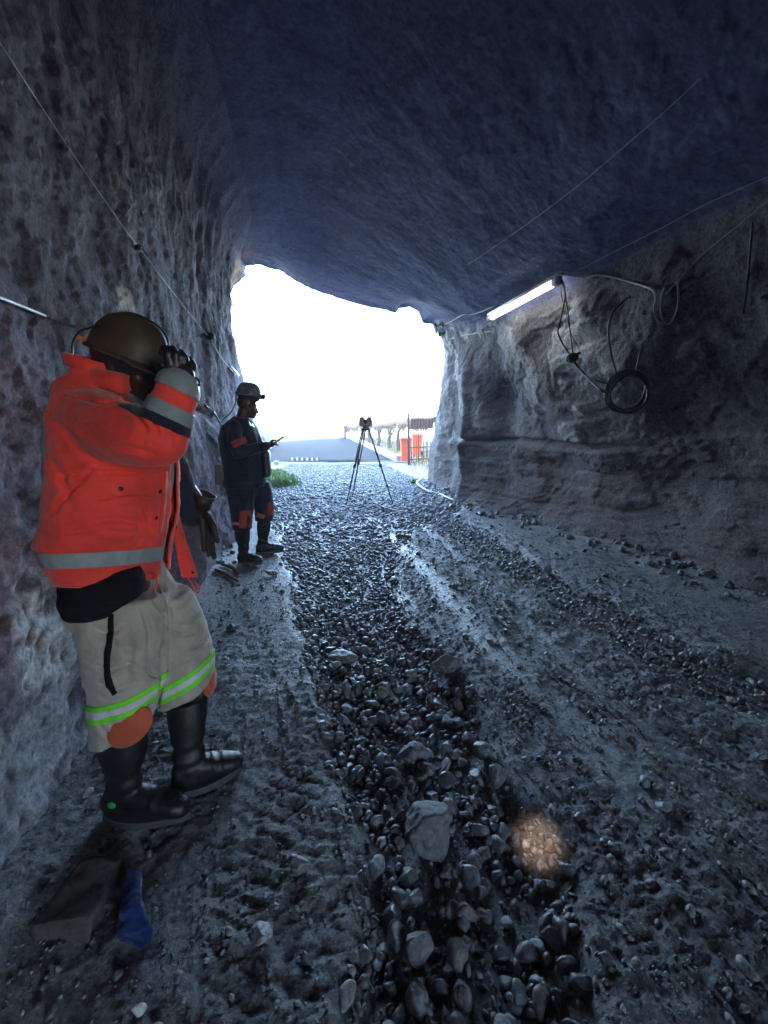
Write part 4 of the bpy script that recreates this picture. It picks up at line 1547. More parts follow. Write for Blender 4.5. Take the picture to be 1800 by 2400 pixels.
def boot(person, heel, toe, top, rtop, name="boot", sole=True, hgt=None, wid=0.052, mat=None):
    """rubber boot: heel and toe on the ground, top = centre of the shaft mouth"""
    H, T, top = Vector(heel), Vector(toe), Vector(top)
    d = (T - H)
    d.z = 0
    L = d.length
    d.normalize()
    s = Vector((-d.y, d.x, 0))
    up = Vector((0, 0, 1))
    base = H.z
    mb = MB()
    ank = H + d * (0.26 * L) + up * 0.10
    mb.loft([(ank - up * 0.07, d * 0.062, s * 0.046, 2.2), (ank, d * 0.060, s * 0.047, 2.2), (ank.lerp(top, 0.3), d * 0.058, s * 0.052, 2.2),
             (ank.lerp(top, 0.7), d * rtop * 0.98, s * rtop * 0.9, 2.2), (top, d * rtop, s * rtop * 0.95, 2.1)], 26)
    prof = [(0.0, 0.035, 0.030, 0.030), (0.06, 0.055, 0.040, 0.055), (0.2, 0.062, 0.043, 0.062), (0.38, 0.060, 0.043, 0.058), (0.55, 0.050, 0.046, 0.050),
            (0.72, 0.042, 0.050, 0.042), (0.87, 0.036, 0.047, 0.036), (0.96, 0.028, 0.036, 0.028), (1.0, 0.020, 0.022, 0.020)]
    rings = [(H + d * (t * L) + up * (zc * 0.92 + 0.02), s * w * (wid / 0.05), up * h, 2.4) for t, zc, w, h in prof]
    mb.loft(rings, 24)
    mb.ellipsoid(H + d * (0.88 * L) + up * 0.05, (0.045, 0.045, 0.036), n=16, m=10)
    me = remeshed(mb, 0.006, 4)
    co, no = get_co(me), get_no(me)
    z = co[:, 2] - base
    fold = 0.004 * np.sin(z * 95 + 3 * fbm(co, 6, 2, off=3)) * sstep(0.09, 0.13, z) * sstep(0.24, 0.18, z)
    fwd = (co - np.array(H)) @ np.array(d)
    fold += 0.003 * np.sin(fwd * 130) * sstep(0.55 * L, 0.6 * L, fwd) * sstep(0.78 * L, 0.72 * L, fwd) * sstep(.05, .08, z)
    D = fold + 0.003 * fbm(co, 9, 3, off=7)
    set_co(me, co + no * D[:, None])
    me.materials.append(mat or M_rubber)
    b = keep_world(link(name, me), person)
    # sole with welt
    n = 40
    out = []
    for j in range(n):
        a = 2 * math.pi * j / n
        t = 0.5 - 0.5 * math.cos(a)
        w = (0.046 * math.sin(math.pi * min(1, max(0, t)) ** 0.8) ** 0.45 + 0.006 * math.sin(t * math.pi * 1.5)) if 0 < t < 1 else 0
        out.append(H + d * (t * (L + 0.014) - 0.006) + s * (w * (wid / 0.05) * (1.12) * (1 if math.sin(a) > 0 else -1)))
    v, f = [], []
    for k, zz in enumerate((0.0, 0.022, 0.027)):
        for p in out:
            c = H + d * L * 0.5
            q = c + (p - c) * (1.0 if k < 2 else 0.97)
            v.append((q.x, q.y, base + zz - 0.004))
    for k in range(2):
        for j in range(n):
            f.append((k * n + j, k * n + (j + 1) % n, (k + 1) * n + (j + 1) % n, (k + 1) * n + j))
    f.append(tuple(range(n - 1, -1, -1)))
    f.append(tuple(2 * n + j for j in range(n)))
    so = new_mesh("sole", v, f, M_sole, smooth=False)
    o = link("sole", so, b)
    return b, me

# ================================================================== worker in the orange jacket (near, left)
YC = 1.47
f1a = math.radians(20)
f1, u1, s1 = Vector((math.cos(f1a), 0, -math.sin(f1a))), Vector((math.sin(f1a), 0, math.cos(f1a))), Vector((0, 1, 0))
HC = at(302, 848, YC - 0.01)
# -- the body itself, one skin from head to feet
mb = MB()
head_shape(mb, HC, f1, u1, s1)
nk = at(245, 925, YC)
limb(mb, [(HC - u1 * 0.05 - f1 * 0.025, 0.058), (HC.lerp(nk, 0.6), 0.060), (nk, 0.07)])
mb.loft([ring(238, 915, YC, 50, 0.12), ring(245, 970, YC, 78, 0.16), ring(258, 1060, YC, 88, 0.17), ring(262, 1180, YC, 85, 0.16), ring(258, 1290, YC, 72, 0.14), ring(272, 1370, YC, 72, 0.14)], 24)
sh_r = at(225, 965, 1.27)
el_r = at(372, 1035, 1.20)
wr_r = at(425, 895, 1.235)
sh_r = at(238, 990, 1.31)
limb(mb, [(sh_r, 0.048), (sh_r.lerp(el_r, .5), 0.046), (el_r, 0.041)])
limb(mb, [(el_r, 0.043), (el_r.lerp(wr_r, .4), 0.042), (wr_r, 0.030), (at(425, 862, 1.24), 0.028)])
sh_l = at(275, 985, 1.69)
el_l = at(392, 1085, 1.80)
wr_l = at(470, 1185, 1.83)
limb(mb, [(sh_l, 0.06), (sh_l.lerp(el_l, .5), 0.05), (el_l, 0.042)])
limb(mb, [(el_l, 0.042), (el_l.lerp(wr_l, .5), 0.038), (wr_l, 0.028), (wr_l + Vector((.01, 0, -.06)), 0.026)])
hn, hf = ground_at(252, 1915), ground_at(405, 1857)
tn, tf = ground_at(444, 1925), ground_at(566, 1802)
gN, gF = gz1(hn.x, hn.y) + 0.012, gz1(hf.x, hf.y) + 0.012
for P in (hn, tn): P.z = gN
for P in (hf, tf): P.z = gF
limb(mb, [(at(285, 1370, 1.40), 0.09), (at(292, 1530, 1.37), 0.078), (at(288, 1700, 1.36), 0.050), (Vector((hn.x + .085, hn.y, 0.16)), 0.032)])
limb(mb, [(at(330, 1370, 1.52), 0.09), (at(415, 1500, 1.56), 0.075), (at(437, 1625, 1.56), 0.048), (Vector((hf.x + .075, hf.y + .035, 0.16)), 0.030)])
body = remeshed(mb, 0.005, 3)
body.materials.append(M_skin)
P1 = link("person", body)
P1["label"] = "person in an orange red jacket and khaki trousers, gloved hand raised to a brown helmet"
P1["category"] = "person"
eyes(P1, HC, f1, u1, s1)

# -- jacket
mb = MB()
def tr(px, py, hw, th, ang=0.0):
    k = 32 if py > 930 else 10
    return ring(px + k, py, YC, hw - k, th, ang, 2.15)
mb.loft([tr(239, 872, 60, 0.105, 0.27), tr(236, 893, 72, 0.125, 0.22), tr(232, 915, 88, 0.165, 0.12), tr(232, 945, 114, 0.215, 0.03), tr(240, 985, 130, 0.238, 0), tr(247, 1040, 140, 0.245),
         tr(248, 1110, 144, 0.245), tr(244, 1190, 149, 0.25), tr(236, 1245, 151, 0.257), tr(228, 1275, 148, 0.26), tr(236, 1325, 136, 0.245), tr(246, 1362, 124, 0.232)], 40)
limb(mb, [(at(238, 975, 1.38), 0.085), (at(235, 985, 1.32), 0.088)])
limb(mb, [(at(218, 985, 1.31), 0.088), (at(270, 1008, 1.245), 0.090), (at(330, 1024, 1.205), 0.082), (at(373, 1032, 1.195), 0.070)])
limb(mb, [(at(373, 1032, 1.195), 0.068), (at(388, 995, 1.20), 0.060), (at(402, 952, 1.21), 0.056), (at(414, 915, 1.22), 0.054)])
limb(mb, [(at(262, 990, 1.64), 0.085), (at(320, 1035, 1.74), 0.075), (at(372, 1080, 1.79), 0.062)])
jk = remeshed(mb, 0.0065, 9)
co = get_co(jk)
# near side of the hem rides up over the belt pouch
def hem_warp(co):
    w = sstep(1.22, 0.98, co[:, 2]) * np.clip((1.52 - co[:, 1]) / 0.28, 0, 1.1)
    co = co.copy()
    co[:, 2] += 0.062 * w
    return co
set_co(jk, hem_warp(co))
lines1 = [
    ([(228, 1085), (180, 1140), (120, 1205)], 7, 0.016),
    ([(130, 1120), (200, 1105), (300, 1108), (380, 1100)], 6, 0.012),
    ([(255, 1170), (310, 1158), (345, 1160)], 5, 0.009),
    ([(110, 1060), (150, 1120), (170, 1190)], 9, 0.008),
    ([(200, 1230), (260, 1215), (330, 1225)], 7, 0.007),
    ([(300, 960), (330, 985), (345, 1010)], 6, 0.010),
    ([(345, 960), (360, 990), (372, 1018)], 5, 0.008),
    ([(250, 1040), (310, 1050), (370, 1066)], 7, 0.008),
    ([(180, 930), (230, 945), (290, 940)], 7, 0.008),
    ([(120, 990), (150, 1000), (190, 1045)], 9, 0.009),
    ([(340, 1190), (352, 1230), (345, 1280)], 5, 0.008),
    ([(320, 1200), (330, 1240), (318, 1275)], 6, 0.006),
    ([(150, 1250), (230, 1240), (300, 1250)], 6, 0.006),
    ([(400, 1000), (412, 1020), (410, 1050)], 5, 0.006),
]
cloth(jk, lines1, amp=0.010, freq=5, seed=3)
cloth(jk, [(l, w * .7, d * .5) for l, w, d in lines1], amp=0.0035, freq=13, seed=6)
jk_full = jk.copy()
jk.materials.append(M_jacket)
# open front: a slit from the throat to the hem
bm = bmesh.new()
bm.from_mesh(jk)
dele = []
for fc in bm.faces:
    c = fc.calc_center_median()
    fx = at(300, 1100, YC).x
    if c.x > fx and fc.normal.x > 0.1:
        zt = (c.z - 0.95) / 0.55
        lo = 1.485
        hi = lo + 0.075 + 0.03 * max(0, 0.5 - zt)
        if lo < c.y < hi and c.z < 1.66:
            dele.append(fc)
bmesh.ops.delete(bm, geom=dele, context='FACES')
# open hem below
fz = [fc for fc in bm.faces if fc.normal.z < -0.75 and fc.calc_center_median().z < 1.03 and fc.calc_center_median().y < 1.75]
bmesh.ops.delete(bm, geom=[fc for fc in fz if fc.is_valid], context='FACES')
bmesh.ops.delete(bm, geom=[v for v in bm.verts if not v.link_faces], context='VERTS')
edge_v = {v for e in bm.edges if e.is_boundary for v in e.verts}
for _ in range(6):
    new = {}
    for v in edge_v:
        nb = [e.other_vert(v) for e in v.link_edges if e.is_boundary]
        if len(nb) == 2:
            new[v] = v.co * 0.4 + (nb[0].co + nb[1].co) * 0.3
    for v, c in new.items():
        v.co = c
bmesh.ops.solidify(bm, geom=bm.faces[:], thickness=0.007)
bm.to_mesh(jk)
bm.free()
jk.polygons.foreach_set("use_smooth", np.ones(len(jk.polygons), dtype=bool))
JK = link("jacket", jk, P1)
bv_j = bvh_of(jk_full)
# silver band above the hem (body of the jacket only)
zb = at(236, 1322, YC).z
def on_torso(c):
    return c.z < 1.2
jk_flat = jk_full.copy()
cf_ = get_co(jk_flat)
zu = cf_[:, 2].copy()
for _ in range(14):
    t_ = cf_.copy(); t_[:, 2] = zu
    zu = zu + 0.7 * (cf_[:, 2] - hem_warp(t_)[:, 2])
cf_[:, 2] = zu
set_co(jk_flat, cf_)
band = extract(jk_flat, "reflective_band", M_silver, P1, [(Vector((0, 0, zb + .002)), Vector((0, 0, -1))), (Vector((0, 0, zb + .054)), Vector((0, 0, 1)))], keep=lambda c: not (c.x > at(330, 1300, YC).x and 1.485 < c.y < 1.60))
set_co(band.data, hem_warp(get_co(band.data)))
bpy.data.meshes.remove(jk_flat)
# cuff of the raised sleeve: navy, silver, red, silver
ax0, ax1 = at(388, 1000, 1.20), at(420, 905, 1.225)
axd = (ax1 - ax0).normalized()
tilt = Vector((0.25, 0, 0.0))
nd = (axd + Vector((0.16, 0, 0.06))).normalized()
def cuff(t0, t1, mat, name, off):
    p0, p1 = ax0.lerp(ax1, t0), ax0.lerp(ax1, t1)
    return extract(jk_full, name, mat, P1, [(p0, -nd), (p1, nd)], off, keep=lambda c: (c - ax0.lerp(ax1, (t0 + t1) / 2)).length < 0.12 and c.y < 1.33)
cuff(-0.02, 0.20, M_navy, "sleeve_band", 0.003)
cuff(0.20, 0.52, M_silver, "reflective_band", 0.004)
cuff(0.86, 1.35, M_silver, "reflective_band", 0.004)
for (px, py) in ((283, 1146), (375, 1152), (366, 1214), (294, 906)):
    stud(bv_j, px, py, 0.0075, "snap_button", M_black, P1)
ribbon(bv_j, [(232, 1172), (290, 1168), (345, 1166), (388, 1164)], [2.2], "pocket_flap_edge", M_jacket, P1, 0.004)
ribbon(bv_j, [(150, 925), (220, 940), (290, 935)], [1.5], "yoke_seam", M_jacket, P1, 0.003)
ribbon(bv_j, [(386, 1105), (382, 1180), (372, 1250)], [5], "front_placket", M_jacket, P1, 0.004)
# collar standing round the neck, with its front tip
mb = MB()
cr = [(ring(238, 876, YC, 62, 0.112, 0.27), 0), (ring(238, 858, YC, 66, 0.115, 0.27), 0), (ring(239, 848, YC, 66, 0.113, 0.27), 0)]
mb.loft([c[0] for c in cr], 40, caps=False)
cm = mb.mesh("collar", M_jacket)
bm = bmesh.new(); bm.from_mesh(cm)
bmesh.ops.solidify(bm, geom=bm.faces[:], thickness=0.008)
bm.to_mesh(cm); bm.free()
keep_world(link("collar", cm), P1)
ct = catmull([at(172, 848, 1.46), at(205, 858, 1.38), at(245, 866, 1.352), at(282, 873, 1.362), at(304, 880, 1.39)], 6)
cb = catmull([at(164, 888, 1.46), at(203, 900, 1.362), at(248, 912, 1.332), at(286, 924, 1.342), at(309, 916, 1.385)], 6)
cv, cf = [], []
for p, q in zip(ct, cb):
    for t in (0, .25, .5, .75, 1):
        cv.append(p.lerp(q, t) + Vector((0, -0.008 * math.sin(t * math.pi), 0)))
for i in range(len(ct) - 1):
    for k in range(4):
        cf.append((i * 5 + k, i * 5 + k + 1, (i + 1) * 5 + k + 1, (i + 1) * 5 + k))
cm = new_mesh("collar_fold", cv, cf, M_jacket)
bm = bmesh.new(); bm.from_mesh(cm)
bmesh.ops.recalc_face_normals(bm, faces=bm.faces)
bmesh.ops.solidify(bm, geom=bm.faces[:], thickness=0.007)
bm.to_mesh(cm); bm.free()
keep_world(link("collar_fold", cm), P1)
# bright inner lapel and shirt at the throat
v = [at(300, 912, 1.43), at(330, 928, 1.46), at(362, 968, 1.47), at(345, 985, 1.45), at(310, 960, 1.42)]
v2 = [p + Vector((-0.004, 0.01, 0)) for p in v]
MB().add(v + v2, [(0, 1, 2, 3, 4), (9, 8, 7, 6, 5)] + [(i, i + 5, (i + 1) % 5 + 5, (i + 1) % 5) for i in range(5)]).build("lapel", M_jacket, P1, smooth=False, bevel=0.003)
mb = MB()
mb.loft([ring(262, 915, YC, 60, 0.12), ring(258, 960, YC, 104, 0.19), ring(266, 1040, YC, 114, 0.21), ring(268, 1120, YC, 117, 0.21), ring(262, 1200, YC, 112, 0.205), ring(258, 1290, YC, 106, 0.20), ring(262, 1360, YC, 92, 0.19)], 36)
sm = remeshed(mb, 0.010, 3)
cloth(sm, (), 0.005, 8, 11)
sm.materials.append(M_shirt)
link("shirt", sm, P1)
# drawcord with toggle at the hem front
pz = at(366, 1352, 1.40)
MB().tube(catmull([at(352, 1345, 1.40), at(366, 1352, 1.395), at(368, 1368, 1.395), at(362, 1385, 1.395), at(361, 1398, 1.395)], 6), 0.003, 6).build("drawcord", M_jacket, P1)
MB().ellipsoid(at(361, 1402, 1.395), (0.006, 0.006, 0.013), n=10, m=8).build("toggle", M_jacket, P1)
MB().tube(catmull([at(440, 1352, 1.66), at(452, 1372, 1.66), at(462, 1390, 1.66), at(468, 1378, 1.66), at(455, 1362, 1.66)], 6), 0.003, 6).build("drawcord", M_jacket, P1)
# left front edge hanging open: a long strip
v, f = [], []
strip = [(384, 1085, 398, 1085, 1.60), (390, 1130, 405, 1130, 1.61), (398, 1180, 414, 1180, 1.62), (407, 1230, 426, 1228, 1.63), (416, 1280, 440, 1276, 1.64), (424, 1320, 453, 1314, 1.645), (431, 1354, 464, 1352, 1.65)]
for (xa, ya, xb, yb, Y) in strip:
    pa, pb = at(xa, ya, Y - 0.02), at(xb, yb, Y + 0.03)
    pm = pa.lerp(pb, .5) + Vector((0.006, -0.004, 0))
    v += [pa, pm, pb, pb + Vector((-.012, .006, 0)), pa + Vector((-.012, .006, 0))]
n5 = len(strip)
for i in range(n5 - 1):
    for k in range(5):
        f.append((i * 5 + k, i * 5 + (k + 1) % 5, (i + 1) * 5 + (k + 1) % 5, (i + 1) * 5 + k))
f += [(4, 3, 2, 1, 0), tuple((n5 - 1) * 5 + k for k in range(5))]
st = MB().add(v, f).build("jacket_front", M_jacket, P1, smooth=False)
MB().ellipsoid(at(452, 1342, 1.645), (.006, .004, .006), n=10, m=8).build("snap_button", M_black, P1)
MB().ellipsoid(at(412, 1235, 1.61), (.006, .004, .006), n=10, m=8).build("snap_button", M_black, P1)

# -- left sleeve (navy) and brown leather glove
mb = MB()
limb(mb, [(at(330, 1045, 1.76), 0.080), (at(392, 1088, 1.80), 0.074), (at(425, 1150, 1.82), 0.064), (at(448, 1205, 1.83), 0.058)])
sl = remeshed(mb, 0.008, 4)
cloth(sl, [([(398, 1090), (420, 1130), (440, 1170)], 4, 0.009), ([(410, 1085), (436, 1140), (455, 1175)], 4, 0.008), ([(400, 1150), (430, 1190), (440, 1215)], 4, 0.007)], 0.006, 8, 21)
sl.materials.append(M_navy)
link("sleeve", sl, P1)
kl = [at(474 + 6 * i, 1222 + 3 * i, 1.80 + 0.016 * i) for i in range(4)]
ch = []
for i, (tx, ty) in enumerate(((478, 1288), (490, 1300), (502, 1306), (510, 1268))):
    a = kl[i]
    t = at(tx, ty, 1.80 + 0.018 * i)
    ch.append([a.lerp(t, .42) + Vector((.006, -.006, 0)), a.lerp(t, .75) + Vector((.003, -.004, 0)), t])
gl = glove_hand(at(468, 1190, 1.83), kl, ch, [at(487, 1210, 1.80), at(500, 1232, 1.785), at(505, 1250, 1.785)], 0.040, 0.0135)
gl.materials.append(M_brglove)
GL = link("glove", gl, P1)
mb = MB()
mb.loft([ring(482, 1158, 1.83, 24, 0.052, 0.45), ring(476, 1176, 1.83, 20, 0.045, 0.4), ring(471, 1200, 1.83, 17, 0.036, 0.3)], 24, caps=False)
cm = mb.mesh("gauntlet", M_brglove)
bm = bmesh.new(); bm.from_mesh(cm); bmesh.ops.solidify(bm, geom=bm.faces[:], thickness=0.004); bm.to_mesh(cm); bm.free()
link("gauntlet", cm, GL)

# -- raised right hand in a black glove, fingers bent over the helmet peak
kr = [at(401, 866, 1.215), at(415, 868, 1.222), at(429, 872, 1.232), at(441, 879, 1.246)]
tips = [((393, 832, 1.21), (386, 818, 1.235), (381, 826, 1.26)), ((411, 832, 1.215), (404, 820, 1.245), (397, 828, 1.27)), ((431, 840, 1.228), (424, 829, 1.258), (414, 836, 1.285)), ((450, 858, 1.248), (444, 846, 1.275), (434, 850, 1.30))]
ch = [[at(*p) for p in t] for t in tips]
gr_ = glove_hand(at(424, 898, 1.23), kr, ch, [at(396, 884, 1.235), at(381, 872, 1.25), at(374, 862, 1.265)], 0.042, 0.0142)
gr_.materials.append(M_glove)
GR = link("glove", gr_, P1)
MB().tube(catmull([at(452, 885, 1.235), at(464, 890, 1.235), at(468, 900, 1.235), at(460, 905, 1.235)], 6), 0.004, 6).build("cuff_strap", M_glove, None).parent = GR

# -- helmet, cap lamp and cable
HO = at(301, 838, YC - 0.01)
fh = math.radians(21)
F, U, Sd = Vector((math.cos(fh), 0, -math.sin(fh))), Vector((math.sin(fh), 0, math.cos(fh))), Vector((0, 1, 0))
H1 = helmet(P1, HO, F, U, Sd, M_helmet, M_helmet_dk, k=0.93)
mb = MB()
lc = HO + F * 0.128 + U * 0.045
ld = (F * 0.9 + U * 0.1).normalized()
mb.tube([lc - ld * 0.012, lc + ld * 0.012, lc + ld * 0.016], [0.022, 0.026, 0.024], 18)
mb.build("cap_lamp", M_black, P1)
MB().tube([lc + ld * 0.0165, lc + ld * 0.019], 0.021, 18).build("lamp_glass", M_metal, P1)
pts = [lc - ld * 0.01 + U * 0.02, HO + F * 0.10 + U * 0.105, HO + F * 0.05 + U * 0.132, HO - F * 0.03 + U * 0.134, HO - F * 0.09 + U * 0.10, at(216, 766, YC), at(188, 776, YC), at(172, 800, YC), at(170, 828, YC), at(174, 856, YC)]
MB().tube(catmull(pts, 8), 0.0032, 8).build("lamp_cable", M_black, P1)
MB().box(at(203, 799, YC - 0.01), (0.050, 0.018, 0.013), Matrix.Rotation(math.radians(24), 3, 'Y')).build("cable_clip", M_tab, P1, bevel=0.003)
MB().tube(catmull([at(209, 845, YC - .05), at(217, 836, YC - .055), at(222, 826, YC - .06)], 4), [0.004] * 4 + [0.007] * 5, 8).build("adjuster", M_metal, P1)

# -- trousers
mb = MB()
mb.loft([ring(262, 1310, YC, 84, 0.17), ring(276, 1365, YC, 96, 0.185), ring(300, 1420, YC, 112, 0.19), ring(305, 1450, YC, 100, 0.16)], 32)
mb.loft([ring(290, 1390, 1.39, 98, 0.125), ring(288, 1450, 1.375, 90, 0.122), ring(293, 1530, 1.365, 87, 0.118), ring(298, 1600, 1.36, 80, 0.112), ring(294, 1655, 1.355, 75, 0.108, -0.2), ring(285, 1712, 1.35, 68, 0.100, -0.36)], 32)
mb.loft([ring(345, 1390, 1.52, 95, 0.12), ring(390, 1450, 1.55, 78, 0.118), ring(420, 1515, 1.56, 70, 0.115), ring(433, 1570, 1.56, 62, 0.108, -0.25), ring(437, 1622, 1.56, 56, 0.098, -0.40)], 32)
tm = remeshed(mb, 0.0065, 5)
lines2 = [
    ([(352, 1400), (388, 1440), (384, 1500), (372, 1530)], 5, 0.014),
    ([(340, 1560), (352, 1582), (368, 1586)], 5, 0.014),
    ([(470, 1440), (440, 1455), (415, 1462)], 5, 0.009),
    ([(487, 1495), (460, 1515), (440, 1520)], 5, 0.009),
    ([(450, 1395), (425, 1420), (400, 1425)], 5, 0.008),
    ([(240, 1500), (290, 1520), (330, 1515)], 9, 0.006),
    ([(230, 1600), (270, 1620), (320, 1600)], 7, 0.007),
    ([(300, 1450), (305, 1540), (295, 1600)], 11, 0.006),
    ([(380, 1530), (378, 1600), (372, 1650)], 6, 0.012),
    ([(230, 1690), (245, 1715), (262, 1735)], 5, 0.006),
    ([(215, 1470), (250, 1485), (300, 1470)], 5, 0.008),
    ([(222, 1560), (262, 1572), (300, 1556), (335, 1562)], 5, 0.009),
    ([(225, 1625), (255, 1640), (290, 1632)], 4, 0.007),
    ([(400, 1480), (430, 1490), (468, 1478)], 4, 0.008),
    ([(395, 1540), (430, 1548), (470, 1532)], 4, 0.008),
    ([(330, 1420), (350, 1480), (345, 1540)], 6, 0.008),
]
cloth(tm, lines2, amp=0.010, freq=5, seed=33, stretch=(1, 1, .55))
cloth(tm, [(l, w * .8, d * .55) for l, w, d in lines2], amp=0.004, freq=13, seed=37, stretch=(.8, .8, 1.3))
tm.materials.append(M_khaki)
TR = link("trousers", tm, P1)
bv_t = bvh_of(tm)
# hi-vis bands: lime, grey, lime, slanting with the knees
ca, cb = at(292, 1660, 1.355), at(434, 1590, 1.56)
def leg_band(c0, c1, near, w0, w1, mat, name, off):
    pa, pb = at(*c0), at(*c1)
    d = (pb - pa).normalized()
    n = Vector((-d.z, 0, d.x))
    if n.z < 0: n = -n
    lo, hi = pa + n * w0, pa + n * w1
    extract(tm, name, mat, P1, [(lo, -n), (hi, n)], off, keep=lambda c: (math.hypot(c.x - ca.x, c.y - ca.y) < math.hypot(c.x - cb.x, c.y - cb.y)) == near)
for (w0, w1, mt, nm) in ((-0.030, -0.011, M_lime, "lime_band"), (-0.011, 0.012, M_lilac, "reflective_band"), (0.012, 0.031, M_lime, "lime_band")):
    leg_band((226, 1662, 1.30), (374, 1626, 1.30), True, w0, w1, mt, nm, 0.003)
    leg_band((380, 1621, 1.50), (492, 1566, 1.50), False, w0, w1, mt, nm, 0.003)
ribbon(bv_t, [(262, 1438), (261, 1480), (253, 1530), (252, 1575), (259, 1608), (270, 1628)], [6, 7, 8, 7, 9, 7], "dark_tape", M_bag, P1, 0.003)
ribbon(bv_t, [(372, 1372), (392, 1420), (396, 1460), (386, 1500), (376, 1520)], [1.6], "seam", M_khaki, P1, 0.003)
# kneepads
loc, no = hit(bv_t, 303, 1700)
if loc is None: loc, no = at(303, 1700, 1.25), Vector((0, -1, 0))
dirl = (at(345, 1664, loc.y) - at(262, 1748, loc.y)).normalized()
nrm = Vector((0.25, -1, 0)).normalized()
dirl = (dirl - nrm * dirl.dot(nrm)).normalized()
R = Matrix((dirl, nrm.cross(dirl), nrm)).transposed()
MB().ellipsoid(at(305, 1704, loc.y + 0.008), (0.086, 0.058, 0.024), R, 32, 18).build("kneepad", M_knee, P1)
MB().ellipsoid(at(490, 1592, 1.60), (0.024, 0.055, 0.072), None, 24, 16).build("kneepad", M_knee, P1)
# belt pouch below the jacket
mb = MB()
mb.loft([ring(238, 1330, 1.345, 84, 0.060), ring(240, 1356, 1.325, 94, 0.080), ring(238, 1396, 1.300, 92, 0.085, -.05), ring(224, 1428, 1.295, 70, 0.072, -.12), ring(216, 1444, 1.30, 58, 0.05, -.1)], 32)
mb.ellipsoid(at(190, 1404, 1.32), (0.065, 0.07, 0.06))
pm = remeshed(mb, 0.007, 3)
cloth(pm, (), 0.006, 9, 41)
pm.materials.append(M_bag)
keep_world(link("belt_pouch", pm), P1)
# boots
b1_, _ = boot(P1, hn, tn, at(288, 1715, 1.36), 0.082)
b2_, _ = boot(P1, hf, tf, at(438, 1632, 1.56), 0.076)
bb = bvh_of(_)
gd = at(278, 1883, 1.285)
MB().ellipsoid(Vector((hn.x + 0.06, hn.y - 0.05, gN + 0.085)), (0.017, 0.006, 0.014), n=16, m=8).build("green_dot", M_greendot, P1)

# ================================================================== worker in navy overalls (further back, by the left wall)
Y2 = 4.62
f2a = math.radians(8)
yw = math.radians(14)
f2 = Vector((math.cos(f2a) * math.cos(yw), math.cos(f2a) * math.sin(yw), -math.sin(f2a)))
s2 = Vector((-math.sin(yw), math.cos(yw), 0))
u2 = f2.cross(s2).normalized()
HC2 = at(580, 951, Y2)
k2 = 1.0
heelN, heelF = ground_at(560, 1322), ground_at(600, 1300)
toeN, toeF = ground_at(613, 1326), ground_at(664, 1294)
for P in (heelN, toeN, heelF, toeF):
    P.z = gz1(P.x, P.y) + 0.012
for a_, b_ in ((heelN, toeN), (heelF, toeF)):
    b_.z = a_.z
mb = MB()
head_shape(mb, HC2, f2, u2, s2, k2)
limb(mb, [(HC2 - u2 * 0.05 - f2 * 0.03, 0.058), (at(566, 985, Y2), 0.062)])
mb.loft([ring(566, 985, Y2, 14, 0.09), ring(562, 1002, Y2, 26, 0.16), ring(565, 1040, Y2, 36, 0.16), ring(570, 1090, Y2, 36, 0.145), ring(572, 1130, Y2, 34, 0.155)], 20)
shn, eln, wrn = at(552, 1000, Y2 - 0.19), at(560, 1060, Y2 - 0.27), at(624, 1046, Y2 - 0.16)
shf, elf, wrf = at(568, 1002, Y2 + 0.2), at(590, 1058, Y2 + 0.26), at(627, 1044, Y2 + 0.06)
limb(mb, [(shn, 0.048), (shn.lerp(eln, .5), 0.044), (eln, 0.040)])
limb(mb, [(eln, 0.040), (eln.lerp(wrn, .5), 0.038), (wrn, 0.027)])
limb(mb, [(shf, 0.048), (shf.lerp(elf, .5), 0.044), (elf, 0.040)])
limb(mb, [(elf, 0.040), (elf.lerp(wrf, .5), 0.038), (wrf, 0.027)])
limb(mb, [(at(564, 1130, Y2 - .06), 0.08), (at(566, 1190, Y2 - .06), 0.068), (at(567, 1245, Y2 - .055), 0.032), (Vector((heelN.x + .075, heelN.y + .005, .2)), 0.018)])
limb(mb, [(at(590, 1130, Y2 + .08), 0.08), (at(615, 1180, Y2 + .11), 0.066), (at(619, 1228, Y2 + .11), 0.032), (Vector((heelF.x + .075, heelF.y + .01, .2)), 0.018)])
# bare hands as part of the body, fingers round the notebook
def hand_on(mb, wr, base_dir, tips, thumb, fr=0.0095):
    pc = wr + base_dir * 0.055
    limb(mb, [(wr, 0.026), (pc, 0.030)], 12)
    for (kx, t) in tips:
        a = pc + kx
        m = a.lerp(t, .5) + Vector((0, 0, 0.008))
        limb(mb, [(pc, 0.014), (a, fr * 1.1)], 10)
        limb(mb, [(a, fr * 1.1), (m, fr), (t, fr * .85)], 10)
    limb(mb, [(wr.lerp(pc, .4), 0.014), (thumb[0], 0.012), (thumb[1], 0.010)], 10)
bn = (at(650, 1036, Y2 - .1) - wrn).normalized()
pcn = wrn + bn * 0.055
hand_on(mb, wrn, bn, [(Vector((.026, .022 * i - .03, -.004)), pcn + Vector((.075 - .008 * abs(i - 1.3), .022 * i - .028, -.006))) for i in range(4)], [pcn + Vector((0.01, .0, .035)), pcn + Vector((.045, .01, .045))])
bf = (at(648, 1036, Y2 + .02) - wrf).normalized()
pcf = wrf + bf * 0.055
hand_on(mb, wrf, bf, [(Vector((.026, .022 * i - .03, -.004)), pcf + Vector((.070 - .008 * abs(i - 1.3), .022 * i - .028, -.006))) for i in range(4)], [pcf + Vector((0.01, -.01, .035)), pcf + Vector((.04, -.015, .042))])
bd = remeshed(mb, 0.006, 2)
bd.materials.append(M_skin)
P2 = link("person", bd)
P2["label"] = "person in navy overalls and grey helmet by the left wall, looking at a handheld device"
P2["category"] = "person"
eyes(P2, HC2, f2, u2, s2, k2)
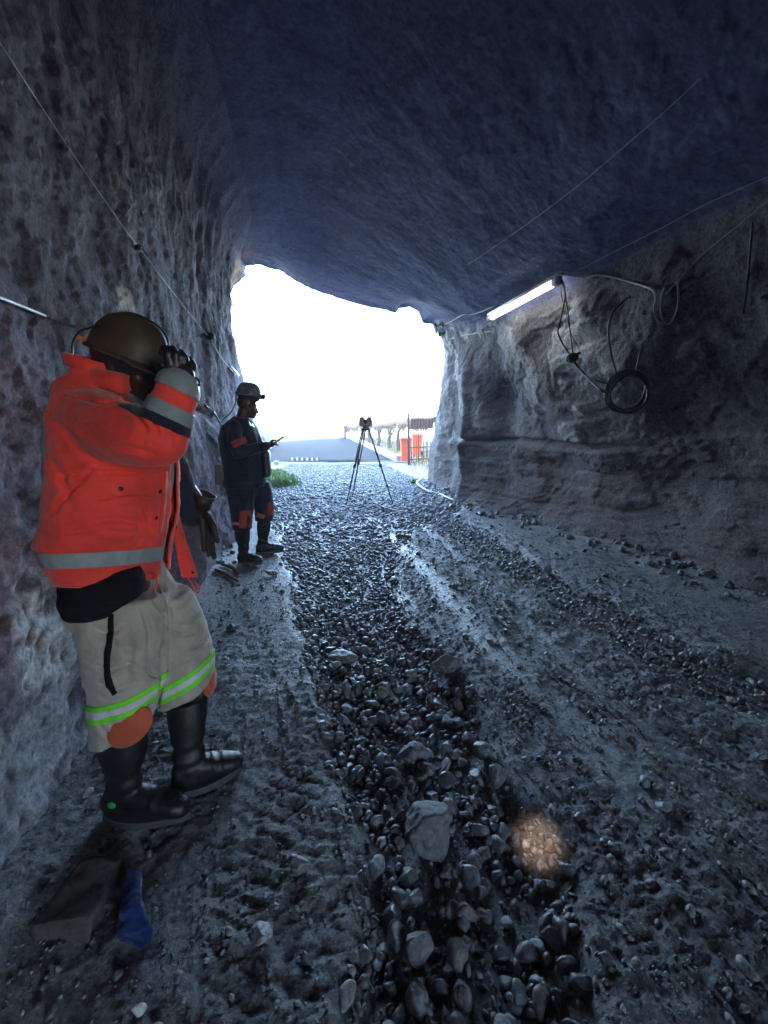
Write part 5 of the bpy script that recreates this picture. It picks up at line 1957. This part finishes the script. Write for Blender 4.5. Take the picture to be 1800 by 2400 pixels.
# overalls: one garment
mb = MB()
mb.loft([ring(567, 978, Y2, 17, 0.10, .15), ring(564, 988, Y2, 27, 0.16), ring(560, 1002, Y2, 38, 0.215), ring(563, 1030, Y2, 47, 0.225), ring(570, 1062, Y2, 50, 0.22), ring(574, 1090, Y2, 49, 0.215), ring(574, 1118, Y2, 48, 0.21), ring(573, 1140, Y2, 47, 0.20)], 32)
limb(mb, [(at(548, 1004, Y2 - .19), 0.082), (at(550, 1035, Y2 - .26), 0.078), (eln, 0.068)])
limb(mb, [(eln, 0.066), (eln.lerp(wrn, .5), 0.056), (eln.lerp(wrn, .92), 0.046)])
limb(mb, [(shf, 0.078), (shf.lerp(elf, .5), 0.072), (elf, 0.064)])
limb(mb, [(elf, 0.064), (elf.lerp(wrf, .5), 0.056), (elf.lerp(wrf, .92), 0.046)])
mb.loft([ring(566, 1130, Y2 - .06, 40, .12), ring(566, 1180, Y2 - .06, 28, .11), ring(567, 1215, Y2 - .06, 24, .10), ring(567, 1240, Y2 - .055, 22, .095)], 24)
mb.loft([ring(592, 1130, Y2 + .07, 38, .12), ring(614, 1165, Y2 + .10, 25, .11), ring(620, 1195, Y2 + .11, 22, .10), ring(619, 1220, Y2 + .11, 20, .093)], 24)
ov = remeshed(mb, 0.009, 4)
cloth(ov, [([(545, 1060), (560, 1075), (585, 1075)], 3, .012), ([(600, 1120), (598, 1150), (594, 1185)], 2.5, .014), ([(550, 1100), (575, 1105), (600, 1098)], 3, .008), ([(552, 1160), (570, 1165), (585, 1160)], 3, .008), ([(600, 1000), (606, 1030), (612, 1060)], 3, .008)], 0.008, 5, 61)
ov.materials.append(M_navy)
link("overalls", ov, P2)
bv2 = bvh_of(ov)
ribbon(bv2, [(545, 1043), (560, 1036), (577, 1030)], [8, 8, 8], "orange_band", M_kneered, P2, 0.005)
ribbon(bv2, [(581, 988), (587, 999)], [1.6], "pen", M_metal, P2, 0.008)
ribbon(bv2, [(589, 994), (593, 1001)], [1.3], "pen", M_metal, P2, 0.008)
ribbon(bv2, [(601, 1003), (612, 1020), (620, 1036)], [1.8], "strap", M_lilac, P2, 0.012)
# knee patches and tabs
ribbon(bv2, [(574, 1196), (575, 1216), (573, 1238)], [13, 14, 13], "knee_patch", M_kneered, P2, 0.006)
ribbon(bv2, [(634, 1176), (636, 1190), (632, 1206)], [9, 9, 8], "knee_patch", M_kneered, P2, 0.006)
ribbon(bv2, [(545, 1227), (553, 1227), (561, 1228)], [3.4], "orange_tab", M_knee, P2, 0.006)
ribbon(bv2, [(603, 1206), (611, 1209), (620, 1211)], [5, 5, 4.5], "orange_tab", M_knee, P2, 0.006)
# belt boxes: lamp battery behind, self rescuer in front
MB().box(at(521, 1112, Y2 - .10), (0.135, 0.09, 0.215), Matrix.Rotation(0.06, 3, 'Y')).build("battery_box", M_boxbr, P2, bevel=0.012)
mb = MB()
c = at(624, 1088, Y2 - .04)
mb.loft([(c + Vector((0, 0, z)), Vector((w, 0, 0)), Vector((0, .06, 0)), 3.2) for z, w in ((.15, .03), (.12, .045), (-.10, .045), (-.135, .034))], 20)
mb.build("rescuer_canister", M_black, P2, bevel=0.004)
mb = MB()
mb.loft([ring(573, 1122, Y2, 50, 0.226), ring(573, 1130, Y2, 50, 0.222)], 32, caps=False)
mb.build("belt", M_black, P2)
# device held in both hands, and the pouch flap at the chest
dv = at(652, 1033, Y2 - .06)
MB().box(dv + Vector((-.005, 0, 0)), (0.17, 0.085, 0.012), Matrix.Rotation(math.radians(-32), 3, 'Y')).build("handheld_device", M_rubber, P2, bevel=0.003)
HO2 = at(583, 927, Y2)
h2 = helmet(P2, HO2, f2, u2, s2, M_helmet_gr, M_helmet_dk, k=0.96, brim=0.028)
lc = HO2 + f2 * 0.150 + u2 * 0.012
MB().tube([lc - f2 * .03, lc + f2 * .012, lc + f2 * .02], [.018, .024, .021], 14).build("cap_lamp", M_black, P2)
pts = [HO2 - f2 * .128 + u2 * .02, at(553, 940, Y2 - .02), at(549, 952, Y2 - .03), at(542, 965, Y2 - .04), at(533, 975, Y2 - .05), at(524, 982, Y2 - .05), at(520, 990, Y2 - .03)]
MB().tube(catmull(pts, 6), 0.006, 7).build("lamp_cable", M_black, P2)
MB().ellipsoid(at(555, 915, Y2 - .03), (.009, .009, .009), n=10, m=8).build("helmet_stud", M_metal, P2)
boot(P2, heelN, toeN, at(567, 1240, Y2 - .055), 0.082)
boot(P2, heelF, toeF, at(619, 1222, Y2 + .11), 0.078)

# ================================================================== survey tripod with its instrument
TB = ground_at(858, 1182)
hd = at(857, 1006, 8.15)
tp = empty("survey_tripod", (hd.x, hd.y, 0), "slim dark survey tripod carrying an instrument, standing mid tunnel on the gravel", "tripod")
M_tri = plain("tripod_black", (0.02, 0.019, 0.02), 0.5)
M_instr = plain("instrument_shell", (0.60, 0.40, 0.30), 0.5, var=.15)  # shell lightened and browned to carry the glare against the bright mouth
feet = [ground_at(811, 1184), ground_at(826, 1165), ground_at(921, 1181)]
for fpt in feet:
    fpt.z = gz1(fpt.x, fpt.y) + .005
    dvec = (fpt - hd)
    top_ = hd + Vector((dvec.x, dvec.y, 0)).normalized() * 0.06
    b = MB()
    mid = top_.lerp(fpt, 0.48)
    side = Vector((-dvec.y, dvec.x, 0)).normalized()
    for q in (-1, 1):
        b.tube([top_ + side * q * .03, mid + side * q * .018], 0.0115, 6)
    b.tube([top_.lerp(fpt, .42), fpt], [.016, .011], 8)
    b.box(mid, (.055, .055, .05))
    b.tube([top_.lerp(fpt, .74), top_.lerp(fpt, .76)], .021, 8)
    b.tube([top_.lerp(fpt, .95), fpt], [.017, .004], 8)
    b.build("leg", M_tri, tp)
b = MB()
b.tube([hd - Vector((0, 0, .02)), hd + Vector((0, 0, .02))], .085, 16)
b.build("tripod_head", M_tri, tp)
inst = empty("survey_instrument", (hd.x, hd.y, hd.z + .03), "brown survey instrument with rounded twin housing mounted on top of the tripod", "instrument")
b = MB()
b.tube([hd + Vector((0, 0, .022)), hd + Vector((0, 0, .06))], [.07, .06], 16)
b.build("tribrach", M_tri, inst, bevel=.004)
b = MB()
b.loft([(hd + Vector((0, 0, z)), Vector((w, 0, 0)), Vector((0, .085, 0)), 4.5) for z, w in ((.05, .105), (.07, .128), (.16, .128), (.185, .115))], 28)
b.build("housing", M_instr, inst)
for q in (-1, 1):
    b = MB()
    b.loft([(hd + Vector((q * .068, 0, z)), Vector((w, 0, 0)), Vector((0, .07, 0)), 3) for z, w in ((.18, .052), (.205, .050), (.228, .034))], 20)
    b.build("housing_top", M_instr, inst)
MB().tube([hd + Vector((0, -.09, .14)), hd + Vector((0, .09, .14))], .036, 16).build("telescope", M_tri, inst)
MB().box(hd + Vector((0, -.078, .085)), (.15, .01, .035)).build("display", M_metal, inst, smooth=False)

# ================================================================== lamp, cables and wires
def cable(name, pts, r, mat, label, cat, n=8, seg=7, group=None, parent=None):
    o = MB().tube(catmull(pts, n), r, seg).build(name, mat, parent)
    if parent is None:
        o["label"], o["category"] = label, cat
        if group: o["group"] = group
    return o
M_cab = plain("black_cable", (0.015, 0.015, 0.017), 0.5)
M_cabg = plain("grey_cable", (0.30, 0.31, 0.33), 0.5)
M_thin = plain("pale_line", (0.55, 0.55, 0.56), 0.6)
M_rope = plain("steel_rope", (0.42, 0.40, 0.40), 0.5, 0.4, bump=(180, .8, .004), var=.3, var_scale=90)

LBVH = BVHTree.FromPolygons([Vector(p) for p in V1[:n_in * nc]], [tuple(q) for q in grid_faces(n_in, nc)])
def wall(px, py, off=0.03):
    """point just off the rock seen at that place of the photograph"""
    p = at(px, py, 1.0)
    o = Vector((0, 0, CAM_H))
    d = (p - o).normalized()
    loc, no, i, dist = LBVH.ray_cast(o, d)
    if loc is None:
        return at(px, py, 9.5)
    if no.dot(d) > 0: no = -no
    return loc - d * off

def along(pts, n, off):
    out = []
    for i in range(len(pts) - 1):
        for k in range(n):
            t = k / n
            out.append(wall(pts[i][0] * (1 - t) + pts[i + 1][0] * t, pts[i][1] * (1 - t) + pts[i + 1][1] * t, off))
    out.append(wall(*pts[-1], off))
    for _ in range(3):
        out = [out[0]] + [out[i - 1] * .25 + out[i] * .5 + out[i + 1] * .25 for i in range(1, len(out) - 1)] + [out[-1]]
    return out
a_ = at(1307, 660, 4.84)
b_ = at(1149, 746, 6.35)
lamp = empty("fluorescent_lamp", (a_ + b_) / 2, "lit white fluorescent tube lamp hanging under the roof beside the right wall", "lamp")
d = (b_ - a_).normalized()
sd_ = d.cross(Vector((0, 0, 1))).normalized()
upv = sd_.cross(d)
M_tube = bpy.data.materials.new("tube_glow"); M_tube.use_nodes = True
nt = M_tube.node_tree
em = nt.nodes.new("ShaderNodeEmission")
em.inputs[0].default_value = (0.93, 0.97, 1.0, 1)
em.inputs[1].default_value = 0.6
nt.links.new(em.outputs[0], nt.nodes["Material Output"].inputs[0])
b = MB()
b.loft([(a_ + upv * .045, sd_ * .05, upv * .022, 4), (b_ + upv * .045, sd_ * .05, upv * .022, 4)], 20)
b.build("lamp_housing", M_white, lamp)
b = MB()
b.loft([(a_ + d * .05, sd_ * .034, upv * .028, 2.6), (b_ - d * .04, sd_ * .034, upv * .028, 2.6)], 20)
b.build("tube", M_tube, lamp)
for p, q in ((a_, 1), (b_, -1)):
    b = MB()
    b.loft([(p - d * .02 * q, sd_ * .047, upv * .036, 3), (p + d * .055 * q, sd_ * .047, upv * .036, 3)], 20)
    b.build("end_cap", M_conc if False else M_white, lamp, bevel=.004)
for t in (.12, .88):
    p = a_.lerp(b_, t)
    MB().tube([p + upv * .06, p + upv * .40 + Vector((.1, 0, 0))], .004, 5).build("hanger", M_cab, lamp)

Yj = 4.75
jb = at(1342, 838, Yj)
box = empty("junction_box", jb, "round dark junction box hanging on cables below the fluorescent lamp", "junction box")
b = MB(); b.ellipsoid(jb, (.062, .05, .052)); b.build("box_body", M_cab, box)
b = MB(); b.ellipsoid(jb + Vector((-.05, 0, -.012)), (.026, .03, .034)); b.build("box_cover", M_cabg, box)
b = MB(); b.tube([jb + Vector((.03, -.02, .03)), jb + Vector((.068, -.03, .045))], .014, 8); b.build("cable_gland", M_cab, box)
end = a_ + Vector((.02, 0, .05))
cable("drop_cable", [end, at(1324, 690, Yj), at(1320, 720, Yj), at(1312, 760, Yj), at(1308, 780, Yj), at(1320, 808, Yj), jb + Vector((-.03, 0, .03))], .0075, M_cab, "black cable dropping from the lamp to the junction box, bowed to the left", "cable")
cable("drop_cable", [end, at(1322, 670, Yj), at(1326, 700, Yj), at(1332, 740, Yj), at(1338, 790, Yj), jb + Vector((.0, 0, .04))], .0075, M_cab, "black cable dropping straight from the lamp to the junction box", "cable")
cable("drop_cable", [end + Vector((.01, 0, 0)), at(1316, 690, Yj), at(1324, 720, Yj), at(1338, 780, Yj), at(1356, 815, Yj), jb + Vector((.06, 0, .05))], .004, M_cab, "thin black wire dropping from the lamp to the right side of the junction box", "cable")
Yk = min(wall(1473 + 46 * math.cos(t * .4), 918 + 46 * math.sin(t * .4), 0).y for t in range(16)) - .09
ck = at(1473, 918, Yk)
print('coil depth', Yk)
coil = empty("cable_coil", ck, "black cable wound into a ring hanging on the right wall", "cable coil")
for i in range(6):
    r0 = .175 + .012 * (i % 3)
    off = Vector((random.uniform(-.018, .02), -.02 + .014 * i, random.uniform(-.02, .012)))
    pts = []
    for j in range(41):
        t = 2 * math.pi * j / 40
        pts.append(ck + off + Vector((r0 * 1.03 * math.cos(t), .02 * math.sin(2 * t + i), r0 * math.sin(t) * (1 + .02 * math.sin(3 * t + i)))))
    MB().tube(pts, .0105, 7, caps=False).build("cable_loop", M_cab, coil)
cable("hanging_cable", [jb + Vector((.02, 0, -.04)), at(1356, 862, Yj - .03), at(1384, 892, (Yj + Yk) / 2), at(1410, 915, Yk + .03), at(1432, 921, Yk)], .0125, M_cab, "thick black cable sagging from the junction box to the left of the coil", "cable")
cable("hanging_cable", [at(1372, 880, (Yj + Yk) / 2), at(1400, 893, Yk + .06), at(1430, 899, Yk), at(1450, 893, Yk), at(1460, 885, Yk)], .007, M_cab, "thinner black cable sagging into the top of the coil", "cable")
cable("hanging_cable", [wall(1478, 695), at(1462, 705, Yk), at(1436, 735, Yk), at(1426, 775, Yk), at(1432, 825, Yk), at(1442, 865, Yk), at(1449, 892, Yk)], .0085, M_cab, "black cable curving down from the roof edge to the left of the coil", "cable")
cable("hanging_cable", [wall(1560, 735), at(1532, 757, Yk), at(1514, 790, Yk), at(1500, 830, Yk), at(1487, 880, Yk)], .0065, M_cab, "thin black cable running from the upper right down to the right of the coil", "cable")
cable("loop_cable", [end + Vector((.02, 0, .02)), wall(1370, 648), wall(1402, 645), wall(1440, 650), wall(1485, 663), wall(1528, 678), wall(1537, 700), wall(1533, 725), wall(1540, 748), wall(1552, 759)], .009, M_cabg, "pale grey cable running right from the lamp and hooking down the dark wall", "cable")
cable("loop_cable", [wall(1556, 675), wall(1549, 700), wall(1549, 735), wall(1560, 758), wall(1572, 756), wall(1585, 730), wall(1590, 700), wall(1588, 660)], .006, M_cabg, "pale thin cable loop hanging on the dark upper right wall", "cable")
cable("wall_cable", [wall(1040, 803, .02), wall(1060, 793, .03), wall(1105, 783, .03), at(1180, 772, 6.6), at(1250, 755, 6.1), at(1320, 741, 5.6), wall(1388, 727, .02)], .009, M_cabg, "grey cable slung along the right wall below the lamp", "cable")
cable("wall_cable", [wall(1034, 765, .03), wall(1060, 752, .03), wall(1085, 738, .03), wall(1105, 737, .03), wall(1130, 730, .03), wall(1160, 716, .03)], .007, M_cabg, "pale twisted cable running up the roof edge from the portal corner", "cable")
cable("wall_cable", [wall(1034, 768, .03), wall(1060, 761, .03), wall(1090, 755, .03), wall(1130, 741, .03)], .005, M_cab, "dark cable under the pale twisted cable at the portal corner", "cable")
for (pp, lab) in (([(1092, 622), (1118, 607), (1150, 585), (1250, 515), (1350, 440), (1450, 355), (1560, 260), (1640, 185)], "thin pale wire strung diagonally across the dark roof"),
                  ([(1320, 652), (1420, 600), (1560, 530), (1660, 475), (1798, 415)], "thin grey wire along the roof edge above the lamp"),
                  ([(1560, 690), (1640, 600), (1740, 520), (1800, 470)], "thin grey wire on the dark roof at the far right")):
    cable("roof_wire", along(pp, 6, .05), .0024, M_cabg, lab, "wire", group="wires on the roof")
cable("wall_rod", [wall(1764, 520, .03), wall(1757, 600, .03), wall(1750, 680, .03), wall(1741, 735, .03)], .007, M_cab, "thin dark rod standing against the far right wall", "rod")
# left wall: thin line on pegs, steel rope behind the near worker
lw = [(-30, 60), (0, 102), (100, 255), (200, 405), (300, 548), (345, 605), (420, 705), (488, 788)]
cable("thin_line", along(lw, 8, .09), .0026, M_thin, "thin pale line running down the left wall to a dark peg", "line", n=10)
cable("thin_line", [wall(490, 790, .03), wall(520, 840, .03), wall(548, 872, .04), wall(560, 885, .03)], .004, M_rope, "short thin line going on from the peg towards the portal", "line", n=10)
for (x, y, rr, lab) in ((318, 582, .022, "small dark peg in the left wall halfway along the thin line"), (490, 788, .05, "dark peg in the left wall where the thin line ends")):
    p = wall(x, y, 0.0)
    q = wall(x, y, .07) + Vector((.03, -.02, 0))
    b = MB(); b.tube([p, q], [rr * .6, rr * .5], 8); b.ellipsoid(q, (rr, rr * .8, rr * .8), n=12, m=8)
    o = b.build("wall_peg", M_cab); o["label"] = lab; o["category"] = "peg"
rp = [wall(-20, 690, .05), wall(0, 698, .05), wall(60, 722, .05), wall(130, 750, .05), at(190, 772, 1.62), at(250, 800, 1.66)]
cable("steel_rope", rp, .0075, M_rope, "twisted steel rope strung along the left wall behind the brown helmet", "rope", seg=10)
# hooked wires on the left wall beside the second worker
cable("wire_hook", [wall(480, 950, .02), wall(500, 965, .04), wall(512, 985, .05), wall(520, 1000, .03)], .012, M_cab, "dark bent wire hook on the left wall behind the navy worker", "hook")
cable("wire_hook", [wall(540, 858, .02), wall(552, 870, .06), wall(560, 880, .03)], .010, M_metal, "shiny bent hook on the left wall above the navy worker", "hook")
# leaves catching light at the portal's right corner
lv = []
for _ in range(20):
    p = wall(random.uniform(1018, 1044), random.uniform(760, 795), .06)
    lv.append((p.x, p.y, p.z))
tufts("hanging_fern", lv, M_leaf, .10, 7, spread=.06, wid=.016, label="small green fern hanging at the upper right corner of the portal", category="fern")
# hose at the foot of the right wall
M_hose = plain("pale_hose", (0.26, 0.29, 0.25), 0.5)
def gpt(px, py, lift=.03):
    z = 0.05
    for _ in range(6):
        g = ground_at(px, py, z)
        z = gz1(g.x, g.y) + lift
    return ground_at(px, py, z)
cable("water_hose", [gpt(x, y, .05) for x, y in ((993, 1112), (985, 1122), (977, 1132), (990, 1143), (1006, 1152), (1030, 1158), (1060, 1171), (1085, 1180), (1107, 1184))], .026, M_hose, "pale hose lying along the foot of the right wall by the portal", "hose", seg=8)

# ================================================================== things lying on the ground
# stone slab and blue rag, bottom left
q = [gpt(190, 2048, 0), gpt(292, 2045, 0), gpt(205, 2215, 0), gpt(80, 2205, 0)]
b = MB()
vv = []
for zz, k in ((-.02, 1.0), (.045, .98), (.055, .95)):
    c0 = sum(q, Vector()) / 4
    for p in q:
        w = c0 + (p - c0) * k
        vv.append((w.x, w.y, p.z + zz))
ff = [(0, 1, 5, 4), (1, 2, 6, 5), (2, 3, 7, 6), (3, 0, 4, 7), (4, 5, 9, 8), (5, 6, 10, 9), (6, 7, 11, 10), (7, 4, 8, 11), (8, 9, 10, 11)]
b.add(vv, ff)
me = b.mesh("stone_slab", plain("brown_slab", (0.085, 0.070, 0.062), 0.9, bump=(18, 1.0, .015, 8, .7), var=.6, var_scale=14), smooth=False)
bm = bmesh.new(); bm.from_mesh(me)
bmesh.ops.subdivide_edges(bm, edges=bm.edges[:], cuts=12, use_grid_fill=True)
for v_ in bm.verts:
    n_ = mnoise.noise(v_.co * 7) * .022 + mnoise.noise(v_.co * 26) * .008
    v_.co += Vector((n_, n_ * .6, n_))
bm.to_mesh(me); bm.free()
me.polygons.foreach_set("use_smooth", np.ones(len(me.polygons), dtype=bool))
link("stone_slab", me, label="flat brown stone slab on the dark ground in front of the near worker's boots", category="slab")
M_blue = fabric("blue_cloth", (0.009, 0.028, 0.12), var=.4)
mb = MB()
g0, g1, g2 = gpt(306, 2068, .03), gpt(304, 2130, .03), gpt(318, 2192, .02)
mb.loft([(g0, Vector((.022, 0, .012)), Vector((0, .014, .03)), 2), (g0.lerp(g1, .4), Vector((.030, .0, .01)), Vector((0, .02, .045)), 2), (g1, Vector((.026, 0, .005)), Vector((0, .02, .042)), 2),
         (g1.lerp(g2, .6), Vector((.040, 0, 0)), Vector((0, .016, .048)), 2), (g2, Vector((.046, 0, 0)), Vector((0, .01, .03)), 2.4)], 24)
bl = remeshed(mb, .004, 2)
co, no = get_co(bl), get_no(bl)
set_co(bl, co + no * (.011 * ridged(co, 15, 2, off=3) + .006 * fbm(co, 28, 3))[:, None])
bl.materials.append(M_blue)
link("blue_rag", bl, label="crumpled blue rag lying against the brown stone slab", category="rag")
# splintered wood near the navy worker
for k, (pp, lab) in enumerate((([(505, 1335), (530, 1345), (556, 1362)], "short splintered stick on the ground before the navy worker's boots"), ([(520, 1322), (545, 1330), (560, 1345)], "second splintered stick, just behind the first one by the navy worker"))):
    MB().tube([gpt(x, y, .02) for x, y in pp], [.016, .02, .012], 6).build("wood_stick", M_wood, label=lab, category="stick")
# cluster of cobbles on the right bench and the row along the wall foot
cl = [(1625, 1338, 34, 26, 1), (1648, 1330, 26, 20, 4), (1655, 1341, 30, 14, 6), (1668, 1352, 44, 22, 9), (1690, 1340, 46, 44, 12)]
names = ["round brown cobble, leftmost of the little heap on the right bench", "small cobble at the back of the little heap on the right bench", "flat pale cobble in the middle of the little heap on the right bench", "dark long cobble in front of the little heap on the right bench", "largest rough stone at the right end of the little heap on the right bench"]
for (px, py, w, h, seed), lab in zip(cl, names):
    g = gpt(px, py, 0)
    m = mpp(px, py, g.y)
    v, f = stone_shape(3, 300 + seed, power=9, rough=.08)
    o = link("cobble", new_mesh("cobble", v * np.array([w * m / 2, w * m * .4, h * m / 2]), f, M_stone), label=lab, category="stone", group="little heap of cobbles on the right bench")
    o.location = (g.x, g.y + .03, g.z + h * m * .35)
for i in range(11):
    px, py = 1405 + i * 17 + random.uniform(-4, 4), 1258 + i * 4.6 + random.uniform(-3, 3)
    g = gpt(px, py, 0)
    v, f = stone_shape(3, 340 + i, power=9, rough=.08)
    r = random.uniform(.045, .075)
    o = link("cobble", new_mesh("cobble", v * np.array([r, r * .8, r * .7]), f, M_stone), label=("first cobble, nearest the portal, in the row along the foot of the right wall" if i == 0 else "last cobble, nearest the viewer, in the row along the foot of the right wall" if i == 10 else "dark rounded cobble inside the row along the foot of the right wall"), category="stone", group="row of cobbles along the right wall")
    o.location = (g.x, g.y, g.z + r * .35)

# ------------------------------------------------------------------ thin blue volume added to give the glare round the mouth
zs = [v.z for o in scene.objects if o.type == 'MESH' for v in (o.matrix_world @ Vector(c) for c in o.bound_box)]
zlo, zhi = min(zs) - 1.0, max(zs) + 1.0
b = MB().box((0, 3200, (zlo + zhi) / 2), (6400, 6700, zhi - zlo))
mh = bpy.data.materials.new("glare_haze")
mh.use_nodes = True
nt = mh.node_tree
nt.nodes.clear()
mo = nt.nodes.new("ShaderNodeOutputMaterial")
pv = nt.nodes.new("ShaderNodeVolumePrincipled")
pv.inputs["Color"].default_value = (0.80, 0.88, 1.0, 1)
pv.inputs["Density"].default_value = 0.0024
pv.inputs["Anisotropy"].default_value = 0.4
nt.links.new(pv.outputs[0], mo.inputs["Volume"])
o = b.build("glare_haze", mh, smooth=False)
o["kind"] = "stuff"
print("glare_haze", zlo, zhi, min(v for v in xs), max(ys))
